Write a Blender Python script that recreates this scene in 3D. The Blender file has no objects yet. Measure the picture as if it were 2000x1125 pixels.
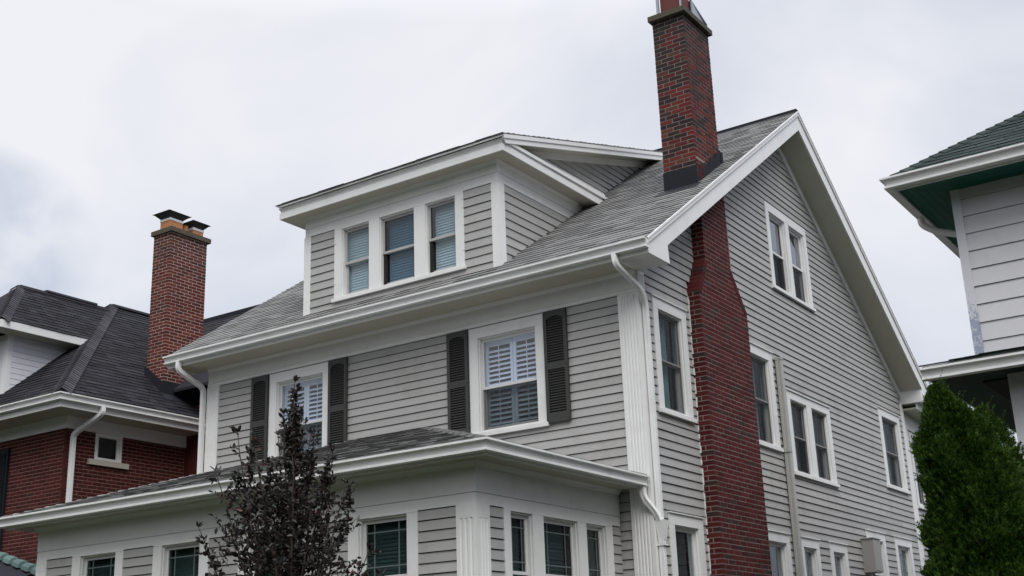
import bpy, bmesh, math, random
from mathutils import Vector, Matrix
from math import radians as R, sin, cos, pi
rnd = random.Random(11)
scene = bpy.context.scene
COL = scene.collection

# ------------------------------------------------------------------ camera, sky, sun, exposure
CAM = Vector((7.186, -13.734, 1.6)); FPX = 2411.3
ya, pa, ra = R(33.6667), R(17.835), R(-2.072)
fwd = Vector((-sin(ya)*cos(pa), cos(ya)*cos(pa), sin(pa)))
rt0 = Vector((cos(ya), sin(ya), 0)); up0 = rt0.cross(fwd)
RT = cos(ra)*rt0 + sin(ra)*up0; UP = -sin(ra)*rt0 + cos(ra)*up0
cd = bpy.data.cameras.new('camera'); cam = bpy.data.objects.new('camera', cd); COL.objects.link(cam)
cam.matrix_world = Matrix((
    (RT.x, UP.x, -fwd.x, CAM.x), (RT.y, UP.y, -fwd.y, CAM.y), (RT.z, UP.z, -fwd.z, CAM.z), (0, 0, 0, 1)))
cd.sensor_width = 36; cd.lens = 36*FPX/2000; cd.clip_end = 2000; cd.clip_start = .1
scene.camera = cam
scene.view_settings.view_transform = 'Standard'; scene.view_settings.look = 'None'
scene.view_settings.exposure = 0.36; scene.view_settings.gamma = 1
try: scene.view_settings.use_curve_mapping = False
except Exception: pass

SUN_EL, SUN_AZ = R(48), R(130)          # azimuth clockwise from +y
w = bpy.data.worlds.new('World'); scene.world = w; w.use_nodes = True
nt = w.node_tree; nt.nodes.clear()
def N(nt, t, **k):
    n = nt.nodes.new(t)
    for a, b in k.items(): setattr(n, a, b)
    return n
out = N(nt, 'ShaderNodeOutputWorld'); mixs = N(nt, 'ShaderNodeMixShader')
sky = N(nt, 'ShaderNodeTexSky'); sky.sky_type = 'NISHITA'; sky.sun_disc = False
sky.sun_elevation = SUN_EL; sky.sun_rotation = SUN_AZ
b1 = N(nt, 'ShaderNodeBackground'); b1.inputs[1].default_value = .1
nt.links.new(sky.outputs[0], b1.inputs[0])
tc = N(nt, 'ShaderNodeTexCoord'); b2 = N(nt, 'ShaderNodeBackground')
n1 = N(nt, 'ShaderNodeTexNoise'); n1.inputs['Scale'].default_value = 3.2; n1.inputs['Detail'].default_value = 5; n1.inputs['Roughness'].default_value = .5
n1.inputs['Distortion'].default_value = .5
mp = N(nt, 'ShaderNodeMapping'); mp.inputs['Location'].default_value = (2.3, .7, 1.9); mp.inputs['Scale'].default_value = (1, 1, 1.6)
nt.links.new(tc.outputs['Generated'], mp.inputs[0]); nt.links.new(mp.outputs[0], n1.inputs[0])
dp = N(nt, 'ShaderNodeVectorMath', operation='DOT_PRODUCT'); dp.inputs[1].default_value = (-.50, -.15, .05)
nt.links.new(tc.outputs['Generated'], dp.inputs[0])
ad = N(nt, 'ShaderNodeMath', operation='MULTIPLY_ADD'); ad.inputs[1].default_value = .8
ns = N(nt, 'ShaderNodeMath', operation='MULTIPLY_ADD'); ns.inputs[1].default_value = 1.5; ns.inputs[2].default_value = -.25; nt.links.new(n1.outputs[0], ns.inputs[0])
d2 = N(nt, 'ShaderNodeVectorMath', operation='DOT_PRODUCT'); d2.inputs[1].default_value = tuple((fwd*FPX+RT*-1010+UP*90).normalized()); nt.links.new(tc.outputs['Generated'], d2.inputs[0])   # a bluish gap in the cloud, low on the left
m2 = N(nt, 'ShaderNodeMapRange'); m2.interpolation_type = 'SMOOTHSTEP'; nt.links.new(d2.outputs['Value'], m2.inputs[0]); m2.inputs[1].default_value = .9968; m2.inputs[2].default_value = .9995; m2.inputs[3].default_value = 0; m2.inputs[4].default_value = -.6
nb = N(nt, 'ShaderNodeTexNoise'); nb.inputs['Scale'].default_value = 14; nb.inputs['Detail'].default_value = 4; nt.links.new(tc.outputs['Generated'], nb.inputs[0])
m3 = N(nt, 'ShaderNodeMapRange'); nt.links.new(nb.outputs[0], m3.inputs[0]); m3.inputs[1].default_value = .3; m3.inputs[2].default_value = .6
mm = N(nt, 'ShaderNodeMath', operation='MULTIPLY'); nt.links.new(m2.outputs[0], mm.inputs[0]); nt.links.new(m3.outputs[0], mm.inputs[1])
as_ = N(nt, 'ShaderNodeMath', operation='ADD'); nt.links.new(ns.outputs[0], as_.inputs[0]); nt.links.new(mm.outputs[0], as_.inputs[1])
nt.links.new(dp.outputs['Value'], ad.inputs[0]); nt.links.new(as_.outputs[0], ad.inputs[2])
cr = N(nt, 'ShaderNodeValToRGB'); nt.links.new(ad.outputs[0], cr.inputs[0])
e = cr.color_ramp.elements; e[0].position = .22; e[0].color = (.475, .515, .60, 1); e[1].position = .86; e[1].color = (.705, .712, .740, 1)
m_ = e.new(.50); m_.color = (.57, .592, .655, 1)
sx = N(nt, 'ShaderNodeSeparateXYZ'); nt.links.new(tc.outputs['Generated'], sx.inputs[0])
el = N(nt, 'ShaderNodeMapRange'); nt.links.new(sx.outputs[2], el.inputs[0]); el.inputs[1].default_value = .5; el.inputs[2].default_value = 1; el.inputs[3].default_value = 1; el.inputs[4].default_value = 3.4   # an overcast sky is brightest overhead
nt.links.new(cr.outputs[0], b2.inputs[0]); nt.links.new(el.outputs[0], b2.inputs[1])
mixs.inputs[0].default_value = .94
nt.links.new(b1.outputs[0], mixs.inputs[1]); nt.links.new(b2.outputs[0], mixs.inputs[2]); nt.links.new(mixs.outputs[0], out.inputs[0])

sl = bpy.data.lights.new('sun', 'SUN'); sl.energy = 1.5; sl.angle = R(40); sl.color = (1, .955, .89)
so = bpy.data.objects.new('sun', sl); COL.objects.link(so)
sd = Vector((sin(SUN_AZ)*cos(SUN_EL), cos(SUN_AZ)*cos(SUN_EL), sin(SUN_EL)))
so.rotation_euler = (-sd).to_track_quat('-Z', 'Y').to_euler(); so.location = (0, -20, 30)

# ------------------------------------------------------------------ helpers
def proj(P):
    d = Vector(P) - CAM; z = d.dot(fwd)
    if z < .1: return None
    return 1000 + FPX*d.dot(RT)/z, 562.5 - FPX*d.dot(UP)/z
def score(pts):
    q = [proj(p) for p in pts]; q = [a for a in q if a]
    if not q: return 0
    x0 = max(0, min(a[0] for a in q)); x1 = min(2000, max(a[0] for a in q))
    y0 = max(0, min(a[1] for a in q)); y1 = min(1125, max(a[1] for a in q))
    return max(0, x1-x0)*max(0, y1-y0)

class Bs:                                     # a wall's own axes: u along, v up, w out of the wall
    def __init__(s, o, u, w): s.o = Vector(o); s.u = Vector(u); s.w = Vector(w)
    def p(s, u, v, w=0): return s.o + s.u*u + Vector((0, 0, v)) + s.w*w
def front(y): return Bs((0, y, 0), (1, 0, 0), (0, -1, 0))
def side(x): return Bs((x, 0, 0), (0, 1, 0), (1, 0, 0))
FB = [(0,1,2,3), (7,6,5,4), (0,4,5,1), (1,5,6,2), (2,6,7,3), (3,7,4,0)]
class MB:
    def __init__(s): s.v = []; s.f = []
    def add(s, vs, fs):
        n = len(s.v); s.v += [Vector(a) for a in vs]; s.f += [tuple(n+i for i in f) for f in fs]; return s
    def box(s, B, u0, u1, v0, v1, w0, w1):
        return s.add([B.p(u0,v0,w1), B.p(u1,v0,w1), B.p(u1,v1,w1), B.p(u0,v1,w1), B.p(u0,v0,w0), B.p(u1,v0,w0), B.p(u1,v1,w0), B.p(u0,v1,w0)], FB)
    def abox(s, x0, x1, y0, y1, z0, z1): return s.box(side(0), y0, y1, z0, z1, x0, x1)
    def prism(s, B, poly, w0, w1):            # poly in (u,v), counter-clockwise seen from outside
        n = len(poly)
        return s.add([B.p(u,v,w1) for u,v in poly] + [B.p(u,v,w0) for u,v in poly],
                     [tuple(range(n)), tuple(range(2*n-1, n-1, -1))] + [(i, n+i, n+(i+1)%n, (i+1)%n) for i in range(n)])
    def hexa(s, q0, q1):                      # two quads
        return s.add(list(q0)+list(q1), [(0,1,2,3), (7,6,5,4), (0,4,5,1), (1,5,6,2), (2,6,7,3), (3,7,4,0)])
    def sweep(s, path, prof, closed=True):    # horizontal path, profile (out, up); out = right of travel
        P = [Vector(p) for p in path]; n = len(P); m = len(prof); vs = []
        for i, p in enumerate(P):
            ds = []
            if i > 0: ds.append((P[i]-P[i-1]).normalized())
            if i < n-1: ds.append((P[i+1]-P[i]).normalized())
            ns = [Vector((d.y, -d.x, 0)).normalized() for d in ds]
            nn = ns[0] if len(ns) == 1 else (ns[0]+ns[1])/(1+ns[0].dot(ns[1]))
            vs += [p + nn*a + Vector((0, 0, b)) for a, b in prof]
        fs = []
        for i in range(n-1):
            for j in range(m if closed else m-1):
                k = (j+1) % m; fs.append((i*m+j, i*m+k, (i+1)*m+k, (i+1)*m+j))
        if closed: fs += [tuple(range(m-1, -1, -1)), tuple((n-1)*m+j for j in range(m))]
        return s.add(vs, fs)
    def tube(s, path, prof):                  # prof = list of (a,b) around the axis, path 3-D
        P = [Vector(p) for p in path]; n = len(P); m = len(prof); vs = []
        ref = Vector((0, -1, 0)) if abs((P[-1]-P[0]).normalized().y) < .9 else Vector((1, 0, 0))
        for i in range(n):
            t = ((P[min(i+1,n-1)]-P[i]).normalized() + (P[i]-P[max(i-1,0)]).normalized()).normalized()
            a = (ref - t*ref.dot(t)).normalized(); b = t.cross(a)
            vs += [P[i]+a*x+b*y for x, y in prof]
        fs = [(i*m+j, i*m+(j+1)%m, (i+1)*m+(j+1)%m, (i+1)*m+j) for i in range(n-1) for j in range(m)]
        fs += [tuple(range(m-1,-1,-1)), tuple((n-1)*m+j for j in range(m))]
        return s.add(vs, fs)
    def cone(s, path, radii, seg=6):
        P = [Vector(p) for p in path]; vs = []; n = len(P)
        for i in range(n):
            t = (P[min(i+1,n-1)]-P[max(i-1,0)]).normalized(); a = t.orthogonal().normalized(); b = t.cross(a)
            vs += [P[i]+(a*cos(2*pi*k/seg)+b*sin(2*pi*k/seg))*radii[i] for k in range(seg)]
        fs = [(i*seg+j, i*seg+(j+1)%seg, (i+1)*seg+(j+1)%seg, (i+1)*seg+j) for i in range(n-1) for j in range(seg)]
        return s.add(vs, fs + [tuple(range(seg-1,-1,-1)), tuple((n-1)*seg+j for j in range(seg))])
    def build(s, name, mat, parent=None, label=None, kind=None, smooth=False, recalc=True):
        root = rootof(parent); off = root.location if root else Vector((0, 0, 0))
        me = bpy.data.meshes.new(name); me.from_pydata([tuple(a-off) for a in s.v], [], s.f)
        if recalc:
            bm = bmesh.new(); bm.from_mesh(me); bmesh.ops.recalc_face_normals(bm, faces=bm.faces); bm.to_mesh(me); bm.free()
        me.materials.append(mat)
        if smooth:
            for p in me.polygons: p.use_smooth = True
        o = bpy.data.objects.new(name, me); COL.objects.link(o); o.parent = parent
        if label: o['label'] = label
        if kind: o['kind'] = kind
        return o
def rootof(o):
    while o is not None and o.parent is not None: o = o.parent
    return o
def thing(name, label, cat, loc=(0,0,0), group=None):
    o = bpy.data.objects.new(name, None); COL.objects.link(o); o.location = loc; o.empty_display_size = .2
    o['label'] = label; o['category'] = cat
    if group: o['group'] = group
    return o
def empty_part(name, parent):
    o = bpy.data.objects.new(name, None); COL.objects.link(o); o.parent = parent; return o

class Pile:                                   # alike pieces: the largest 300 in view are objects, the rest one 'stuff' part
    def __init__(s, name, restname, mat, cap=298, minsc=6): s.n = name; s.rn = restname; s.m = mat; s.L = []; s.cap = cap; s.minsc = minsc
    def add(s, parent, vs, fs): s.L.append((score(vs), parent, vs, fs))
    def emit(s, rest_parent):
        s.L.sort(key=lambda a: -a[0]); rest = MB(); k = 0
        for sc, par, vs, fs in s.L:
            if k < s.cap and sc > s.minsc:
                off = rootof(par).location; c = sum((Vector(v) for v in vs), Vector())/len(vs)
                me = bpy.data.meshes.new(s.n); me.from_pydata([tuple(Vector(v)-c) for v in vs], [], fs); me.materials.append(s.m)
                o = bpy.data.objects.new(s.n, me); COL.objects.link(o); o.parent = par; o.location = c-off; k += 1
            else: rest.add(vs, fs)
        if rest.v: rest.build(s.rn, s.m, rest_parent, kind='stuff', recalc=False)

def bands(zs, ulo, uhi, holes, fn):           # cut horizontal strips around openings; fn(u0b,u1b,u1t,u0t,z0,z1)
    for z0, z1 in zip(zs[:-1], zs[1:]):
        e = (z1-z0)*.25
        cuts = sorted((h[0], h[1]) for h in holes if h[2] < z1-e and h[3] > z0+e)
        lb, lt, hb, ht = ulo(z0), ulo(z1), uhi(z0), uhi(z1)
        segs = []; a, at = lb, lt
        for c0, c1 in cuts:
            if c1 <= min(a, at): continue
            if c0 > a: segs.append((a, c0, c0, at))
            a = at = max(c1, a)
        if hb > a or ht > at: segs.append((a, max(hb, a), max(ht, at), at))
        for sg in segs:
            if sg[1]-sg[0] > .004 or sg[2]-sg[3] > .004: fn(sg[0], sg[1], sg[2], sg[3], z0, z1)
def sheath(B, zs, ulo, uhi, holes, mat, name, parent, w=0., th=.05):
    Z = sorted(set([z for z in zs] + [h[k] for h in holes for k in (2, 3) if zs[0] < h[k] < zs[-1]]))
    mb = MB()
    def fn(a, b, c, d, z0, z1): mb.hexa([B.p(a,z0,w), B.p(b,z0,w), B.p(c,z1,w), B.p(d,z1,w)], [B.p(a,z0,w-th), B.p(b,z0,w-th), B.p(c,z1,w-th), B.p(d,z1,w-th)])
    bands(Z, ulo, uhi, holes, fn)
    return mb.build(name, mat, parent)
def clapboards(pile, parent, B, z0, z1, exp, ulo, uhi, holes, phase=None, lip=.024, gap=.009, maxlen=4.2):
    zs = []; z = z1
    while z > z0+.02: zs.append(z); z -= exp
    zs.append(max(z, z0)); zs = zs[::-1]
    hh = [(h[0]-.03, h[1]+.03, h[2], h[3]) for h in holes]
    def fn(a, b, c, d, za, zb):
        L = max(b, c)-min(a, d); cuts = [0.]
        if L > maxlen:
            x = rnd.uniform(1.2, maxlen)
            while x < L-.6: cuts.append(x/L); x += rnd.uniform(2.2, maxlen)
        cuts.append(1.)
        zt = zb-gap; q = (zt-za)/(zb-za); c = b+(c-b)*q; d = a+(d-a)*q
        for i in range(len(cuts)-1):
            s0, s1 = cuts[i], cuts[i+1]; g0 = .003/L if i else 0; g1 = .003/L if i < len(cuts)-2 else 0
            ub0 = a+(b-a)*(s0+g0); ub1 = a+(b-a)*(s1-g1); ut0 = d+(c-d)*(s0+g0); ut1 = d+(c-d)*(s1-g1)
            j = rnd.uniform(-.002, .002); j2 = rnd.uniform(-.0022, .0022); l0 = lip+rnd.uniform(-.002, .003); l1 = lip+rnd.uniform(-.002, .003)
            pile.add(parent, [B.p(ub0,za+j,l0), B.p(ub1,za+j2,l1), B.p(ut1,zt,.008), B.p(ut0,zt,.008),
                              B.p(ub0,za+j,.0), B.p(ub1,za+j2,.0), B.p(ut1,zt,.0), B.p(ut0,zt,.0)], FB)
    bands(zs, ulo, uhi, hh, fn)

def roof_tabs(pile, parent, O, U, S, smax, ulo, uhi, exp, wmin, wmax, th=.009, notch=.0, s0=0., holes=()):
    O = Vector(O); U = Vector(U).normalized(); S = Vector(S).normalized(); Nn = U.cross(S).normalized()
    if Nn.z < 0: Nn = -Nn
    def P(u, s, n): return O+U*u+S*s+Nn*n
    s = s0; row = 0
    while s < smax-.02:
        st = min(s+exp*1.02, smax)
        lo = min(ulo(s), ulo(st)); hi = max(uhi(s), uhi(st)); u = lo-rnd.uniform(0, wmax)
        while u < hi:
            wd = rnd.uniform(wmin, wmax); a, b = u, u+wd-notch; u += wd
            a0 = max(a, ulo(s)); b0 = min(b, uhi(s)); a1 = max(a, ulo(st)); b1_ = min(b, uhi(st))
            if b0-a0 < .01 and b1_-a1 < .01: continue
            b0 = max(b0, a0); b1_ = max(b1_, a1)
            m = (a0+b0)/2
            if any(h[0] < m < h[1] and h[2] < s+exp/2 < h[3] for h in holes): continue
            t = th*rnd.choice((.75, 1, 1.25)); ds = rnd.uniform(-.006, .006)
            pile.add(parent, [P(a0,s+ds,t+.004), P(b0,s+ds,t+.004), P(b1_,st,.004), P(a1,st,.004), P(a0,s+ds+.010,0), P(b0,s+ds+.010,0), P(b1_,st,0), P(a1,st,0)], FB)
        s += exp; row += 1

def brick_box(c0, c1, jit=.0015):
    x0, y0, z0 = c0; x1, y1, z1 = c1; j = lambda: rnd.uniform(-jit, jit)
    a, b, c, d = j(), j(), j(), j()
    return [Vector(p) for p in ((x0+a,y0+b,z0),(x1+c,y0+b,z0),(x1+c,y1+d,z0),(x0+a,y1+d,z0),(x0+a,y0+b,z1),(x1+c,y0+b,z1),(x1+c,y1+d,z1),(x0+a,y1+d,z1))], \
        [(3,2,1,0),(4,5,6,7),(0,1,5,4),(1,2,6,5),(2,3,7,6),(3,0,4,7)]
def brick_run(pile, parent, axis, a0, a1, fixed, dep, z, h, first=None, BL=.2015, MJ=.013):
    """bricks along an axis ('x' or 'y') between a0 and a1; fixed = outer face coordinate, dep = signed depth into the wall"""
    a = a0; L = first if first else BL
    while a < a1-.015:
        b = min(a+L, a1)
        if a1-b < .05: b = a1
        f0, f1 = sorted((fixed, fixed+dep))
        if axis == 'x': vs, fs = brick_box((a, f0, z), (b, f1, z+h))
        else: vs, fs = brick_box((f0, a, z), (f1, b, z+h))
        pile.add(parent, vs, fs); a = b+MJ; L = BL
def stack(pile, parent, x0, x1, ya, yb, z0, z1, course=.0685, faces='frbl', BW=.095):
    """ya(z), yb(z) give the front and back limits"""
    z = z0; k = 0; h = course-.0135
    while z < z1-.02:
        y0, y1 = ya(z+h/2), yb(z+h/2); e = k % 2
        g = BW+.013; L_ = 'l' in faces
        if e == 0:
            if 'f' in faces: brick_run(pile, parent, 'x', x0, x1-g, y0, BW, z, h)
            if 'b' in faces: brick_run(pile, parent, 'x', x0+(g if L_ else 0), x1, y1, -BW, z, h)
            if 'r' in faces: brick_run(pile, parent, 'y', y0, y1-g, x1, -BW, z, h)
            if L_: brick_run(pile, parent, 'y', y0+g, y1, x0, BW, z, h)
        else:
            if 'f' in faces: brick_run(pile, parent, 'x', x0+(g if L_ else 0), x1, y0, BW, z, h)
            if 'b' in faces: brick_run(pile, parent, 'x', x0, x1-g, y1, -BW, z, h)
            if 'r' in faces: brick_run(pile, parent, 'y', y0+g, y1, x1, -BW, z, h)
            if L_: brick_run(pile, parent, 'y', y0, y1-g, x0, BW, z, h)
        z += course; k += 1

# ------------------------------------------------------------------ materials
def base(name, rough=.6, spec=.3):
    m = bpy.data.materials.new(name); m.use_nodes = True; nt = m.node_tree
    b = nt.nodes['Principled BSDF']; b.inputs['Roughness'].default_value = rough; b.inputs['Specular IOR Level'].default_value = spec
    return m, nt, b
def rand_piece(nt):                           # one random number per piece, for separate and for joined pieces alike
    oi = N(nt, 'ShaderNodeObjectInfo'); ge = N(nt, 'ShaderNodeNewGeometry')
    a = N(nt, 'ShaderNodeMath', operation='ADD'); f = N(nt, 'ShaderNodeMath', operation='FRACT')
    nt.links.new(oi.outputs['Random'], a.inputs[0]); nt.links.new(ge.outputs['Random Per Island'], a.inputs[1]); nt.links.new(a.outputs[0], f.inputs[0])
    return f.outputs[0]
def noise(nt, scale, detail=4, rough=.6, stretch=None, geo=True):
    n = N(nt, 'ShaderNodeTexNoise'); n.inputs['Scale'].default_value = scale; n.inputs['Detail'].default_value = detail; n.inputs['Roughness'].default_value = rough
    g = N(nt, 'ShaderNodeNewGeometry'); src = g.outputs['Position']
    if stretch:
        m = N(nt, 'ShaderNodeMapping'); m.inputs['Scale'].default_value = stretch; nt.links.new(src, m.inputs[0]); src = m.outputs[0]
    nt.links.new(src, n.inputs['Vector']); return n.outputs[0]
def ramp(nt, fac, stops):
    r = N(nt, 'ShaderNodeValToRGB'); nt.links.new(fac, r.inputs[0]); e = r.color_ramp.elements
    e[0].position, e[0].color = stops[0][0], (*stops[0][1], 1); e[1].position, e[1].color = stops[-1][0], (*stops[-1][1], 1)
    for p, c in stops[1:-1]: x = e.new(p); x.color = (*c, 1)
    return r.outputs[0]
def mixc(nt, a, b, fac, mode='MIX'):
    m = N(nt, 'ShaderNodeMix', data_type='RGBA', blend_type=mode)
    for s, v in ((m.inputs[0], fac), (m.inputs[6], a), (m.inputs[7], b)):
        if isinstance(v, (int, float)): s.default_value = v
        elif isinstance(v, tuple): s.default_value = (*v, 1)
        else: nt.links.new(v, s)
    return m.outputs[2]
def bump(nt, b, h, dist=.002, strength=.6):
    n = N(nt, 'ShaderNodeBump'); n.inputs['Distance'].default_value = dist; n.inputs['Strength'].default_value = strength
    nt.links.new(h, n.inputs['Height']); nt.links.new(n.outputs[0], b.inputs['Normal'])
def paint(name, col, var=.12, dirt=.5, rough=.55, bumpd=.0015, stretch=(1, 1, 8), piece=.06, scale=6):
    m, nt, b = base(name, rough)
    c = mixc(nt, tuple(x*(1-var) for x in col), tuple(min(1, x*(1+var*.6)) for x in col), noise(nt, scale, 6, .65, stretch))
    if piece:
        r = rand_piece(nt); c = mixc(nt, c, ramp(nt, r, [(0, (1-piece*2,)*3), (1, (1, 1, 1))]), 1.0, 'MULTIPLY')
    st = ramp(nt, noise(nt, 1.7, 8, .7), [(.52, (1, 1, 1)), (.75, (1-.25*dirt, 1-.27*dirt, 1-.3*dirt))])
    c = mixc(nt, c, st, 1.0, 'MULTIPLY')
    nt.links.new(c, b.inputs['Base Color']); bump(nt, b, noise(nt, 45, 5, .7, stretch), bumpd); return m
M = {}
M['white'] = paint('white_trim_paint', (.78, .78, .765), .05, .5, .5, .0012, (1, 1, 1), .02, 4)
M['soffit'] = paint('soffit_paint', (.50, .485, .40), .05, .3, .6, .001, (1, 1, 1), .0, 3)
M['siding'] = paint('grey_clapboard_paint', (.42, .413, .40), .13, .9, .6, .0026, (1, 1, 9), .075, 5)
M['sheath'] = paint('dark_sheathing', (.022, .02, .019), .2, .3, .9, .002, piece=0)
M['gutter'] = paint('gutter_enamel', (.80, .80, .79), .04, .6, .35, .0006, (1, 1, 1), .02, 3)
M['shutter'] = paint('charcoal_shutter_paint', (.052, .052, .050), .12, .3, .55, .0008, (1, 1, 1), .03, 10)
M['pipe'] = paint('grey_downspout_paint', (.40, .40, .38), .06, .3, .45, .0006, (1, 1, 1), 0, 5)
M['box'] = paint('meter_box_grey', (.33, .32, .30), .05, .4, .5, .0006, (1, 1, 1), 0, 5)
M['white_siding'] = paint('white_wide_siding', (.66, .655, .68), .05, .5, .6, .0012, (1, 1, 14), .03, 4)
M['vinyl'] = paint('white_dormer_siding', (.70, .70, .74), .04, .3, .5, .0006, (1, 1, 1), .02, 5)
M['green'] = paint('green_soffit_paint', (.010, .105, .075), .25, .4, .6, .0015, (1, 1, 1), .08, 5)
M['green_shaded'] = paint('shaded_green_ceiling_paint', (.005, .035, .026), .25, .4, .6, .0015, (1, 1, 1), .08, 5)  # the soffit green again, with the enclosed porch's shade darkened into it
M['tan'] = paint('stone_sill', (.50, .47, .40), .15, .8, .85, .003, (1, 1, 1), 0, 9)
M['sash'] = paint('sash_vinyl', (.70, .70, .69), .03, .2, .4, .0004, (1, 1, 1), 0, 6)
M['sash_grey'] = paint('weathered_sash', (.45, .44, .43), .04, .3, .5, .0003, (1, 1, 1), 0, 6)
M['taupe'] = paint('taupe_screen_frame', (.24, .225, .22), .05, .2, .5, .0003, (1, 1, 1), 0, 6)
M['blind'] = paint('blind_white', (.56, .64, .67), .03, .1, .5, .0002, (1, 1, 1), .04, 6)
M['plantation'] = paint('interior_shutter_white', (.86, .89, .94), .02, .1, .45, .0002, (1, 1, 1), .03, 6)
M['teal'] = paint('teal_curtain', (.50, .72, .70), .35, .3, .9, .002, (6, 6, .6), 0, 3)
M['curtain_grey'] = paint('grey_curtain', (.42, .42, .45), .3, .3, .9, .002, (9, 9, .4), 0, 4)
M['muntin'] = paint('grille_teal_grey', (.135, .17, .165), .05, .1, .5, .0003, (1, 1, 1), 0, 6)
M['black_metal'] = paint('dark_flashing_metal', (.009, .011, .017), .2, .4, .75, .0015, (1, 1, 1), .1, 6)
M['hood'] = paint('dark_hood_metal', (.05, .05, .056), .3, .3, .4, .0005, (1, 1, 1), 0, 6)
M['zinc'] = paint('galvanised_flue_metal', (.35, .37, .42), .15, .3, .35, .0005, (1, 1, 1), 0, 6)
M['terracotta'] = paint('terracotta_flue', (.50, .22, .10), .2, .6, .8, .002, (1, 1, 1), .05, 12)
M['redflue'] = paint('dark_red_flue', (.13, .035, .03), .15, .5, .7, .001, (1, 1, 1), 0, 8)
M['copper'] = paint('verdigris_copper', (.12, .20, .19), .4, .9, .7, .002, (1, 1, 1), .15, 14)
M['bark'] = paint('dark_bark', (.07, .055, .045), .4, .5, .9, .006, (1, 1, .3), 0, 30)
M['concrete'] = paint('chimney_cap_concrete', (.095, .085, .062), .6, 1., .95, .006, (1, 1, 1), 0, 16)

def shingle_mat(name, stops, big=.25):
    m, nt, b = base(name, .92, .15); r = rand_piece(nt)
    c = ramp(nt, r, stops); g = noise(nt, 260, 3, .8)
    c = mixc(nt, c, ramp(nt, g, [(.3, (.6, .6, .6)), (.7, (1.25, 1.25, 1.25))]), .8, 'MULTIPLY')
    c = mixc(nt, c, ramp(nt, noise(nt, 1.1, 5, .6), [(.35, (1-big,)*3), (.65, (1, 1, 1))]), 1., 'MULTIPLY')
    nt.links.new(c, b.inputs['Base Color']); bump(nt, b, g, .0025, .8); return m
M['shingle'] = shingle_mat('grey_asphalt_shingle', [(0, (.155, .155, .15)), (.3, (.20, .20, .195)), (.75, (.235, .235, .228)), (1, (.275, .272, .265))], .06)
M['shingle_dark'] = shingle_mat('charcoal_asphalt_shingle', [(0, (.017, .0165, .020)), (.6, (.026, .025, .031)), (1, (.040, .039, .046))])
M['shingle_green'] = shingle_mat('dark_green_shingle', [(0, (.022, .034, .031)), (.6, (.034, .048, .045)), (1, (.055, .07, .066))])
M['hipcap'] = shingle_mat('purple_grey_hip_shingle', [(0, (.060, .057, .066)), (.6, (.080, .076, .088)), (1, (.105, .10, .113))])

def brick_mat(name, stops, soot=0., z0=0., z1=1.):
    m, nt, b = base(name, .9, .2); r = rand_piece(nt); c = ramp(nt, r, stops)
    g = noise(nt, 55, 6, .75)
    c = mixc(nt, c, ramp(nt, g, [(.3, (.62, .62, .62)), (.7, (1.2, 1.2, 1.2))]), .9, 'MULTIPLY')
    if soot:                                  # soot and bloom stains near the chimney's head
        geo = N(nt, 'ShaderNodeNewGeometry'); sp = N(nt, 'ShaderNodeSeparateXYZ'); nt.links.new(geo.outputs['Position'], sp.inputs[0])
        mr = N(nt, 'ShaderNodeMapRange'); nt.links.new(sp.outputs[2], mr.inputs[0]); mr.inputs[1].default_value = z0; mr.inputs[2].default_value = z1
        mu = N(nt, 'ShaderNodeMath', operation='MULTIPLY'); nt.links.new(mr.outputs[0], mu.inputs[0])
        nn = N(nt, 'ShaderNodeMapRange'); nt.links.new(noise(nt, 3.5, 6, .7), nn.inputs[0]); nn.inputs[1].default_value = .35; nn.inputs[2].default_value = .65
        nt.links.new(nn.outputs[0], mu.inputs[1]); m2 = N(nt, 'ShaderNodeMath', operation='MULTIPLY'); m2.inputs[1].default_value = soot; nt.links.new(mu.outputs[0], m2.inputs[0])
        c = mixc(nt, c, (.035, .034, .032), m2.outputs[0])
    nt.links.new(c, b.inputs['Base Color']); bump(nt, b, g, .004, .8); return m
M['brick'] = brick_mat('deep_red_brick', [(0, (.060, .010, .011)), (.5, (.085, .013, .014)), (.85, (.105, .018, .017)), (.9, (.05, .027, .022)), (1, (.038, .024, .021))])
M['brick_top'] = brick_mat('weathered_stack_brick', [(0, (.030, .019, .019)), (.35, (.048, .022, .021)), (.45, (.095, .019, .017)), (.8, (.145, .021, .018)), (.94, (.12, .045, .027)), (1, (.035, .025, .024))], .95, 9.9, 11.2)
M['brick_left'] = brick_mat('neighbour_red_brick', [(0, (.065, .020, .016)), (.5, (.115, .027, .020)), (.85, (.16, .038, .024)), (1, (.045, .026, .023))], .8, 9.9, 10.8)
M['brick_wall'] = brick_mat('neighbour_wall_brick', [(0, (.050, .013, .011)), (.5, (.072, .016, .013)), (.85, (.095, .021, .016)), (1, (.05, .020, .016))])
M['mortar'] = paint('mortar', (.27, .215, .20), .2, .8, .95, .003, (1, 1, 1), 0, 25)
M['mortar_top'] = paint('sooty_mortar', (.24, .21, .20), .4, .9, .95, .003, (1, 1, 1), 0, 6)
M['mortar_wall'] = paint('shaded_red_mortar', (.28, .155, .135), .2, .8, .95, .003, (1, 1, 1), 0, 20)  # reddish wall mortar, darker than the chimney's to carry the wall's shade
M['mortar_left'] = paint('mortar_pinkish', (.47, .36, .32), .2, .9, .95, .003, (1, 1, 1), 0, 25)

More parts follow.
